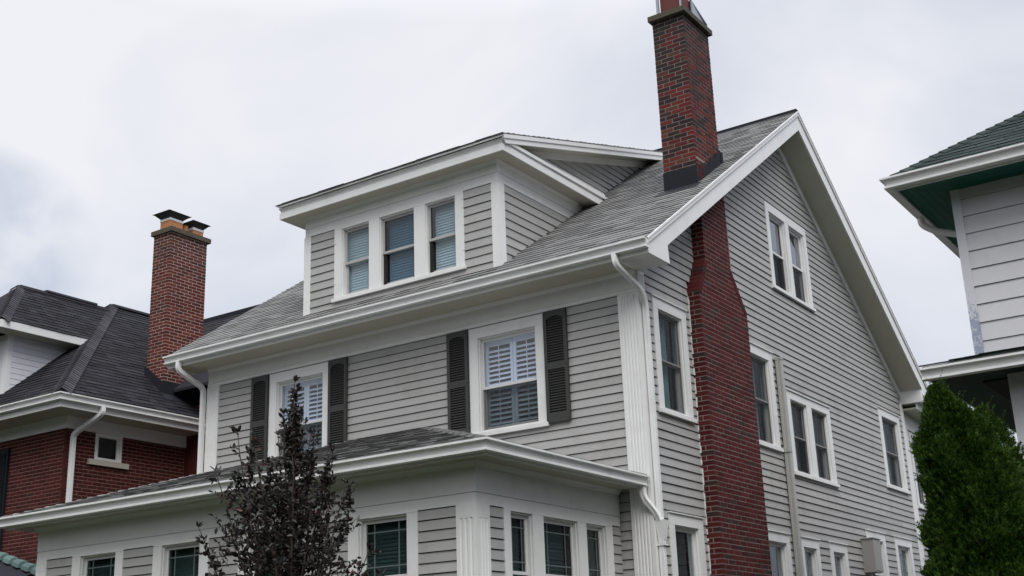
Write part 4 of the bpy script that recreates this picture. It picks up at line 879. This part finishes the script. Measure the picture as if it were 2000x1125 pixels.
roof_tabs(bt, droof, (e0+.02, 0, 8.62), (0, 1, 0), Sc, Lc, lambda s: yF+s*kc*.85, lambda s: dfy(8.62+s*Sc.z)+.02, .142, .16, .36, .010)
mb = MB(); mb.prism(side(e0), [(yF, 8.47), (dfy(8.47), 8.47), (dfy(8.62), 8.62), (yF, 8.62)], -.02, .015); mb.abox(-16.5, e0, yF-.02, yF, 8.47, 8.62); mb.build('dormer_fascia', M['white'], bh)
mb = MB(); mb.abox(DX0, e0, yF, dfy(8.48), 8.475, 8.49); mb.build('dormer_soffit', M['soffit'], bh)
for vs, fs in hipcaps(None, (e0, yF, 8.64), (DXc, yF+1.28, drz+.02), .15, .115, .9, .014, .035): hp.add(droof, vs, fs)
mb = MB(); mb.abox(DXc-.08, DXc+.08, yF+1.28, dfy(drz), drz-.02, drz+.035); mb.abox(DXc-.05, DXc+.10, yF+1.9, yF+3.2, drz+.03, drz+.07); mb.build('ridge_vent', M['hipcap'], bh)
hp.emit(bh); bt.emit(bh)
# low front roof of the brick house with copper caps along its hip
q0, q1 = Vector((-12.75, -.55, 4.09)), Vector((-11.10, -.85, 3.66))
dv = (q1-q0); mb = MB()
mb.add([q0+Vector((-3, .2, .55)), q0, q1, q1+Vector((-.6, -1.6, -.75)), q0+Vector((-3, -1.7, -.5))], [(0,1,2,3,4)]); mb.add([q0+Vector((-3, .2, .55)), q0, q1, q1+Vector((.2, 1.0, -.5)), q0+Vector((-3, 1.0, .2))], [(4,3,2,1,0)])
pr2 = mb.build('porch_roof', M['black_metal'], bh)
n = 6
for k in range(n+1):
    a = q0+dv*((k-1.5)/(n-1.5)); b_ = a+dv*(1/(n-1.5))*.76; T = dv.normalized(); sd_ = Vector((T.y, -T.x, 0)).normalized(); mb = MB()
    vs = []
    for P, rr in ((a, .085), (a+(b_-a)*.15, .10), (b_-(b_-a)*.1, .115), (b_, .10)):
        for j in range(7):
            t = pi*j/6; vs.append(P+sd_*(rr*cos(t))+Vector((0, 0, rr*1.15*sin(t)-.01)))
    mb.add(vs, [(i*7+j, i*7+j+1, i*7+8+j, i*7+7+j) for i in range(3) for j in range(6)]+[tuple(range(7)), tuple(range(27, 20, -1))])
    mb.build('copper_ridge_cap', M['copper'], pr2)

# ------------------------------------------------------------------ white house on the right
wh = thing('white_house', 'white wide-board house with green soffits and dark green hip roof, right edge', 'house', (8, 4, 0))
WX, WY = 4.12, 0.; Wf = front(WY)
mb = MB(); mb.abox(WX+.01, 14, .01, 10, 4.55, 6.79); wwall = mb.build('upper_wall', M['sheath'], wh)
wb = Pile('clapboard', 'clapboards_beyond', M['white_siding'])
zt = 6.72
clapboards(wb, wwall, Wf, 4.6, zt+.155, .2075, lambda z: WX+.07, lambda z: 8.5, [], lip=.022, gap=.006, maxlen=3)
Ws = Bs((WX, 0, 0), (0, -1, 0), (-1, 0, 0))
wl2 = Pile('clapboard', 'side_clapboards', M['white_siding'], cap=0); clapboards(wl2, wwall, Ws, 4.6, zt, .2075, lambda z: -9.9, lambda z: -.1, [], lip=.022, gap=.006); wl2.emit(wwall)
mb = MB(); mb.abox(WX-.022, WX+.078, -.03, 0, 4.6, 6.79); mb.abox(WX-.022, WX, 0, .115, 4.6, 6.79); mb.build('corner_board', M['peel'], wh)
# eave: gutter, fascia, green soffit boards, hip roof
gx, gy = 3.63, -.48
mb = MB(); mb.sweep([(gx, 10.4, 6.765), (gx, gy, 6.765), (14, gy, 6.765)], [(-.0, 0), (.02, 0), (.02, .12), (0, .12)]); mb.build('fascia', M['gutter'], wh)
gutter(wh, [(gx-.02, 10.4, 6.785), (gx-.02, gy-.02, 6.785), (14, gy-.02, 6.785)])
sp_ = Pile('soffit_board', 'soffit_boards_beyond', M['green'])
y = gy+.0
k = 0
while gy+k*.085 < .0:
    y0 = gy+k*.085; sx = gx+k*.085; mbp = MB(); mbp.hexa([(sx, y0, 6.79), (14, y0, 6.79), (14, y0+.079, 6.79), (sx+.079, y0+.079, 6.79)], [(sx, y0, 6.81), (14, y0, 6.81), (14, y0+.079, 6.81), (sx+.079, y0+.079, 6.81)]); sp_.add(wh, mbp.v, mbp.f)
    mbp = MB(); mbp.hexa([(sx, y0+.006, 6.79), (sx+.079, y0+.085, 6.79), (sx+.079, 10, 6.79), (sx, 10, 6.79)], [(sx, y0+.006, 6.81), (sx+.079, y0+.085, 6.81), (sx+.079, 10, 6.81), (sx, 10, 6.81)]); sp_.add(wh, mbp.v, mbp.f); k += 1
mb = MB(); mb.abox(gx, 14, gy, 10.3, 6.812, 6.83); mb.build('soffit_backing', M['sheath'], wh)
ws = .70; wz = 6.93; rx0, ry0 = gx-.04, gy-.04
mb = MB(); hw = 4.6
V = [Vector(a) for a in ((rx0, ry0, wz), (14, ry0, wz), (14, ry0+hw, wz+ws*hw), (rx0+hw, ry0+hw, wz+ws*hw), (rx0, 10.4, wz), (rx0+hw, 10.4-hw, wz+ws*hw), (14, 10.4, wz))]
mb.add(V, [(0,1,2,3), (0,3,5,4), (4,5,2,6)]); wroof = mb.build('roof', M['shingle_green'], wh)
mb = MB(); mb.sweep([(rx0+.06, 10.4, wz-.06), (rx0+.06, ry0+.06, wz-.06), (14, ry0+.06, wz-.06)], [(0, 0), (.04, 0), (.04, .055), (0, .055)]); mb.build('roof_edge', M['black_metal'], wh)
wt = Pile('shingle', 'shingles_beyond', M['shingle_green'])
Sw = Vector((0, 1, ws)).normalized(); kw = Sw.y
roof_tabs(wt, wroof, (0, ry0-.03, wz-.03*ws+.006), (1, 0, 0), Sw, 3.2, lambda s: rx0-.03+s*kw, lambda s: 9, .14, .305, .3051, .008, notch=.006)
Sw2 = Vector((1, 0, ws)).normalized(); wt2 = Pile('shingle', 'side_shingles', M['shingle_green'], cap=0)
roof_tabs(wt2, wroof, (rx0-.03, 0, wz-.03*ws+.006), (0, 1, 0), Sw2, 3.2, lambda s: ry0-.03+s*kw, lambda s: 10.4-s*kw, .14, .305, .3051, .008, notch=.006); wt2.emit(wroof)
for vs, fs in hipcaps(None, (rx0, ry0, wz+.01), (rx0+hw, ry0+hw, wz+ws*hw+.01), .13, .145, ws, .010, .018): wt.add(wroof, vs, fs)
wt.emit(wroof)
mb = MB(); mb.tube(curve([(3.57, .62, 6.80), (3.57, .62, 6.70), (3.70, .66, 6.60), (4.10, .72, 6.46), (4.10, .72, 6.2)], 6, .08), [(.042*cos(k*pi/5), .042*sin(k*pi/5)) for k in range(10)]); mb.build('downspout', M['gutter'], wh)
# skirt roof over the open porch
kx0, ky0, kz = 3.67, -.50, 4.60
mb = MB(); V = [Vector(a) for a in ((kx0-.03, ky0-.03, kz+.10), (14, ky0-.03, kz+.10), (14, -.02, kz+.24), (WX, -.02, kz+.24), (WX, 9, kz+.24), (kx0-.03, 9, kz+.10))]
mb.add(V, [(0,1,2,3), (0,3,4,5)]); mb.add([v-Vector((0, 0, .03)) for v in V], [(3,2,1,0), (5,4,3,0)]); kroof = mb.build('skirt_roof', M['shingle_green'], wh)
kt = Pile('shingle', 'skirt_shingles_beyond', M['shingle_green']); Sk = Vector((0, 1, .29)).normalized()
roof_tabs(kt, kroof, (0, ky0-.05, kz+.105), (1, 0, 0), Sk, .55, lambda s: kx0-.05+s, lambda s: 9, .13, .305, .3051, .010, notch=.006); kt.emit(kroof)
mb = MB(); mb.sweep([(kx0, 9, kz-.02), (kx0, ky0, kz-.02), (14, ky0, kz-.02)], [(0, 0), (.02, 0), (.02, .13), (0, .13)]); mb.build('skirt_fascia', M['gutter'], wh)
gutter(wh, [(kx0-.02, ky0-.02, kz-.055), (14, ky0-.02, kz-.055)], 'skirt_gutter')
sp_.emit(wh); sp_ = Pile('ceiling_board', 'ceiling_boards_beyond', M['green_shaded'])
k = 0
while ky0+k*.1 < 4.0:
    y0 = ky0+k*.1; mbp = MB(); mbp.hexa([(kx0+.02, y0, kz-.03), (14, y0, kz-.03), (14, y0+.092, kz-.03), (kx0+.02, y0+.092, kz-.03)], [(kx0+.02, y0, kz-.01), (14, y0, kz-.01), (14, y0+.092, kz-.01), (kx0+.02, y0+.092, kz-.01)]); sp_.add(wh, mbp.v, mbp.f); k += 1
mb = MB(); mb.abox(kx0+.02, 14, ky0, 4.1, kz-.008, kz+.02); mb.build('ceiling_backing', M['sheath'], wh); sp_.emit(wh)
mb = MB(); mb.abox(4.42, 4.60, -.15, .03, .9, kz-.03); mb.build('porch_post', M['white_siding'], wh)
mb = MB(); mb.abox(6.6, 6.78, -.15, .03, .9, kz-.03); mb.build('porch_post', M['white_siding'], wh)
mb = MB(); mb.abox(3.9, 14, 4.02, 4.1, 0, kz-.03); mb.abox(3.88, 3.96, 4.1, 10, 0, 4.6); lw = mb.build('lower_wall', M['sheath'], wh)
lp = Pile('clapboard', 'lower_clapboards_beyond', M['white_siding']); clapboards(lp, lw, front(4.02), .6, kz-.03, .2075, lambda z: 3.88, lambda z: 9, [], lip=.022, gap=.006)
lp.emit(lw); wb.emit(wwall)
ls = Pile('clapboard', 'lower_side_clapboards', M['white_siding'], cap=0); clapboards(ls, lw, Bs((3.88, 0, 0), (0, -1, 0), (-1, 0, 0)), .6, kz-.03, .2075, lambda z: -9.9, lambda z: -4.05, [], lip=.022, gap=.006); ls.emit(lw)
mb = MB(); mb.abox(3.8, 14, -.2, 4.1, 0, .9); mb.build('porch_floor', M['pavement'], wh)

# ------------------------------------------------------------------ purple-leaved young tree
def leaf(mb, P, D, L, W, rr):
    D = D.normalized(); s = D.cross(Vector((rr.uniform(-1,1), rr.uniform(-1,1), rr.uniform(-.3,1)))).normalized(); n = s.cross(D)
    f = rr.uniform(.1, .5)*W; c = n*rr.uniform(-.12, .12)*L
    a, b, t = P+D*L*.35-c*.3, P+D*L*.7-c*.6, P+D*L-c*1.6
    mb.add([P, a-s*W*.5+n*f, a, a+s*W*.5+n*f, b-s*W*.42+n*f*.8, b, b+s*W*.42+n*f*.8, t], [(0,2,1), (0,3,2), (1,2,5,4), (2,3,6,5), (4,5,7), (5,6,7)])
def purple_tree():
    rr = random.Random(5); base_ = Vector((-.12, -6.18, 0))
    t = thing('purple_leaf_tree', 'young tree with dark purple leaves in front of the grey house', 'tree', base_)
    fdir = Vector((RT.x, RT.y, 0)).normalized(); bdir = Vector((-fdir.y, fdir.x, 0))
    def W(a, b, z): return base_+fdir*a+bdir*b+Vector((0, 0, z))
    tr = MB(); tr.cone([W(0,0,0), W(.01,0,.8), W(0,.01,1.6), W(.01,0,2.5), W(.0,0,3.2)], [.05, .042, .034, .024, .014], 8); tr.build('trunk', M['bark'], t, smooth=True)
    # leaders: (side offset at top, depth, top height, start height)
    leaders = [(.0, 0, 4.15, 2.4), (-.50, .05, 3.74, 2.0), (-.33, -.12, 3.68, 2.2), (.33, .05, 3.56, 2.3), (.14, .2, 3.70, 2.4), (-.16, .15, 3.72, 2.3), (.45, -.05, 3.25, 1.9), (-.62, -.1, 3.38, 1.7), (-.80, .1, 2.95, 1.6), (.62, .1, 2.72, 1.6),
               (.05, -.3, 3.45, 2.0), (-.3, -.35, 3.1, 1.7), (.28, .35, 3.3, 2.0), (-.1, .4, 3.3, 1.9), (.35, -.3, 2.9, 1.7), (-.5, .35, 2.9, 1.6), (-.68, 0, 2.7, 1.5), (.75, -.1, 2.5, 1.5), (0, .2, 3.0, 1.8), (.15, 0, 3.7, 2.4), (-.08, -.1, 3.85, 2.6), (.2, -.2, 3.2, 1.9), (-.2, .1, 3.0, 1.8), (-.42, 0, 3.2, 1.8), (.40, .1, 2.9, 1.7)]
    br = MB(); lf = MB(); tw = []
    for i, (a, b, zt_, zs) in enumerate(leaders):
        P = []; n = 9
        for k in range(n+1):
            q = k/n; P.append(W(a*q**.75+rr.uniform(-.012,.012), b*q**.75+rr.uniform(-.012,.012), zs+(zt_-zs)*q))
        br.cone(P, [.012*(1-.8*k/n)+.0015 for k in range(n+1)], 5)
        for k in range(2, n+1):
            D = (P[k]-P[k-1]).normalized(); q = k/n
            m = 1 if q > .92 else 3
            if zt_ > 3.65 and q > .75: m = 1
            for _ in range(m):
                an = rr.uniform(0, 2*pi); o = D.orthogonal().normalized(); o = Matrix.Rotation(an, 3, D) @ o
                L = rr.uniform(.07, .20)*(1.25-q*.8)*1.1
                d = (D*rr.uniform(.5, 1.0)+o).normalized(); s = P[k-1].lerp(P[k], rr.random()); T = [s, s+d*L*.5, s+d*L+Vector((0, 0, .015))]
                br.cone(T, [.003, .0022, .001], 4)
                nl = int(L/.018)+2
                for j in range(nl):
                    g = (j+1)/nl; pp = s+d*L*g; dd = (d*.7+Vector((rr.uniform(-1,1), rr.uniform(-1,1), rr.uniform(-.6,.8)))).normalized(); ll = rr.uniform(.034, .066)
                    leaf(lf, pp, dd, ll, ll*rr.uniform(.42, .6), rr)
            for _ in range(2):
                dd = (D*.6+Vector((rr.uniform(-1,1), rr.uniform(-1,1), rr.uniform(-.3,.6)))).normalized(); ll = rr.uniform(.04, .07); leaf(lf, P[k-1].lerp(P[k], rr.random()), dd, ll, ll*.5, rr)
        for _ in range(4):
            dd = (Vector((rr.uniform(-1,1), rr.uniform(-1,1), 1.0))).normalized(); ll = rr.uniform(.05, .075); leaf(lf, P[-1], dd, ll, ll*.42, rr)
    EZ = [(2.0, -.98, .75), (2.6, -.86, .64), (2.75, -.84, .46), (3.0, -.76, .46), (3.15, -.52, .46), (3.3, -.36, .32), (3.45, -.17, .18), (3.62, -.12, .13), (3.75, -.09, .09), (3.95, -.03, .03)]
    cl = [(rr.uniform(-.9, .7), rr.uniform(-.5, .5), rr.uniform(2, 3.6)) for _ in range(26)]
    cnt = 0
    for (ca, cb, z0_, z1_, rd, nn_) in ((-.36, 0, 3.0, 3.60, .09, 34), (-.48, .05, 2.9, 3.38, .09, 28), (.30, 0, 3.1, 3.50, .09, 30), (.46, .05, 2.9, 3.28, .09, 24), (-.22, .1, 3.2, 3.50, .07, 22), (.16, -.1, 3.2, 3.55, .07, 22), (0, 0, 3.85, 4.12, .035, 14)):
        for _ in range(nn_):
            g = rr.random(); an = rr.uniform(0, 2*pi); r_ = rd*(1-g*.6)*rr.random()**.5; tip = W(ca+r_*cos(an), cb+r_*sin(an), z0_+(z1_-z0_)*g); d = (fdir*cos(an)*.7+bdir*sin(an)*.7+Vector((0, 0, 1))).normalized(); L = rr.uniform(.06, .12); s = tip-d*L
            br.cone([s, tip], [.0025, .001], 4)
            for j in range(4):
                dd = (d*.6+Vector((rr.uniform(-1,1), rr.uniform(-1,1), rr.uniform(-.7,.7)))).normalized(); ll = rr.uniform(.036, .062); leaf(lf, s+d*L*(j+1)/4, dd, ll, ll*rr.uniform(.42, .6), rr)
    while cnt < 440:
        z = 2.0+1.95*rr.random()**.9
        for i in range(len(EZ)-1):
            if EZ[i][0] <= z <= EZ[i+1][0]:
                g = (z-EZ[i][0])/(EZ[i+1][0]-EZ[i][0]); lo = EZ[i][1]*(1-g)+EZ[i+1][1]*g; hi = EZ[i][2]*(1-g)+EZ[i+1][2]*g
        md = (lo+hi)/2; hw_ = (hi-lo)/2; an = rr.uniform(0, 2*pi); rad_ = rr.random()**.6; a = md+hw_*rad_*cos(an)*1.02; b = hw_*.75*rad_*sin(an)
        if z > 3.25 and rr.random() < .45: continue
        if any((a-c[0])**2+(b-c[1])**2*.3+(z-c[2])**2 < .016 for c in cl): continue
        cnt += 1; tip = W(a, b, z); d = (fdir*(cos(an)*.8)+bdir*(sin(an)*.8)+Vector((rr.uniform(-.3, .3), rr.uniform(-.3, .3), rr.uniform(.4, 1.2)))).normalized(); L = rr.uniform(.10, .22); s = tip-d*L
        br.cone([s, s+d*L*.5+Vector((0, 0, -.006)), tip], [.0032, .0022, .001], 4)
        for j in range(rr.randint(6, 9)):
            pp = s+d*L*((j+1)/8); dd = (d*.6+Vector((rr.uniform(-1,1), rr.uniform(-1,1), rr.uniform(-.8,.6)))).normalized(); ll = rr.uniform(.030, .060); leaf(lf, pp, dd, ll, ll*rr.uniform(.42, .6), rr)
    br.build('branches', M['bark'], t); lf.build('foliage', M['purple_leaf'], t, kind='stuff', recalc=False)
purple_tree()

# ------------------------------------------------------------------ arborvitae
def arbor(name, label, x, y, h, rad, seed, n, mat, lean=0.):
    rr = random.Random(seed); t = thing(name, label, 'tree', (x, y, 0), 'arborvitae beside the white house'); C = Vector((x, y, 0)); LN = Vector((-lean, 0, 0))
    tr = MB(); tr.cone([C, C+LN*.25+Vector((0, 0, h*.5)), C+LN*.86+Vector((0, 0, h*.93))], [.09, .06, .015], 8); tr.build('trunk', M['bark'], t)
    lob = [(rr.uniform(0, 2*pi), rr.uniform(.05, .95), rr.uniform(.10, .30), rr.uniform(.09, .26)) for _ in range(120)]
    def prof(q): return rad*(min(1, q/.08)**.5)*(1-q)**.54
    def rr_at(th_, q):
        r = prof(q)
        for (a, qq, wd, am) in lob:
            d = math.atan2(sin(th_-a), cos(th_-a)); e = math.exp(-(d/wd)**2-((q-qq)/.032)**2); r += am*e*(1-q)**.4
        return r
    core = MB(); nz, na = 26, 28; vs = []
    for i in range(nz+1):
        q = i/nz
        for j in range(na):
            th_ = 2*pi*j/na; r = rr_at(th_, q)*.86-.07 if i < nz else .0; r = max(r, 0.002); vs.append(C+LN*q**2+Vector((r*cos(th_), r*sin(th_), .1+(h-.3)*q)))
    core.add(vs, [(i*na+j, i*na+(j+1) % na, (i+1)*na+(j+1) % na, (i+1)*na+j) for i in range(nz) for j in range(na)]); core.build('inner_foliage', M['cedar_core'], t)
    lf = MB()
    for _ in range(n):
        q = rr.random()**1.25; q = min(.995, q); th_ = rr.uniform(0, 2*pi)
        # favour the side the viewer can see
        if cos(th_-math.atan2(CAM.y-y, CAM.x-x)) < -.25 and rr.random() < .75: continue
        r = rr_at(th_, q); r *= rr.choice((1.03, 1, 1, .96, .9, .82)); out_ = Vector((cos(th_), sin(th_), 0)); P = C+LN*q**2+out_*max(r-.06, 0)+Vector((0, 0, .08+(h-.08)*q))
        D = (out_*rr.uniform(.25, 1.0)+Vector((rr.uniform(-.5,.5), rr.uniform(-.5,.5), rr.uniform(.35, 1.2)))).normalized(); L = rr.uniform(.045, .095)
        s = D.cross(Vector((rr.uniform(-1,1), rr.uniform(-1,1), rr.uniform(-1,1)))).normalized()
        w_ = .006; T = P+D*L
        lf.add([P-s*w_, P+s*w_, T], [(0, 1, 2)])
        for k in range(4):
            g = .2+.2*k; Q = P+D*L*g; l2 = L*.5*(1-g*.5)
            for sg in (-1, 1):
                E_ = Q+(D*.75+s*sg*.75).normalized()*l2; nrm = D*.011; lf.add([Q-nrm*.5, Q+nrm, E_], [(0, 1, 2)])
    for _ in range(260):                          # stray shoots
        q = rr.random(); th_ = rr.uniform(0, 2*pi); r = rr_at(th_, q); o2 = Vector((cos(th_), sin(th_), 0)); P = C+LN*q**2+o2*(r-.05)+Vector((0, 0, .08+(h-.08)*q)); D = (o2*.6+Vector((rr.uniform(-.3,.3), rr.uniform(-.3,.3), 1))).normalized(); L = rr.uniform(.12, .22)
        for k in range(9):
            Q = P+D*L*k/9; s = D.cross(Vector((rr.uniform(-1,1), rr.uniform(-1,1), .2))).normalized(); l2 = .05*(1-k/12)
            for sg in (-1, 1): lf.add([Q-D*.005, Q+D*.009, Q+(D*.8+s*sg*.7)*l2], [(0, 1, 2)])
    lf.build('foliage', M['cedar'], t, kind='stuff', recalc=False); return t
arbor('arborvitae_tree', 'bushy bright green arborvitae before the white house porch', 4.77, -2.70, 3.97, .84, 3, 62000, 'cedar', .45)
arbor('arborvitae_tree', 'darker, shorter arborvitae half hidden behind the bright green one', 4.50, -1.35, 3.98, .80, 8, 22000, 'cedar', .12)
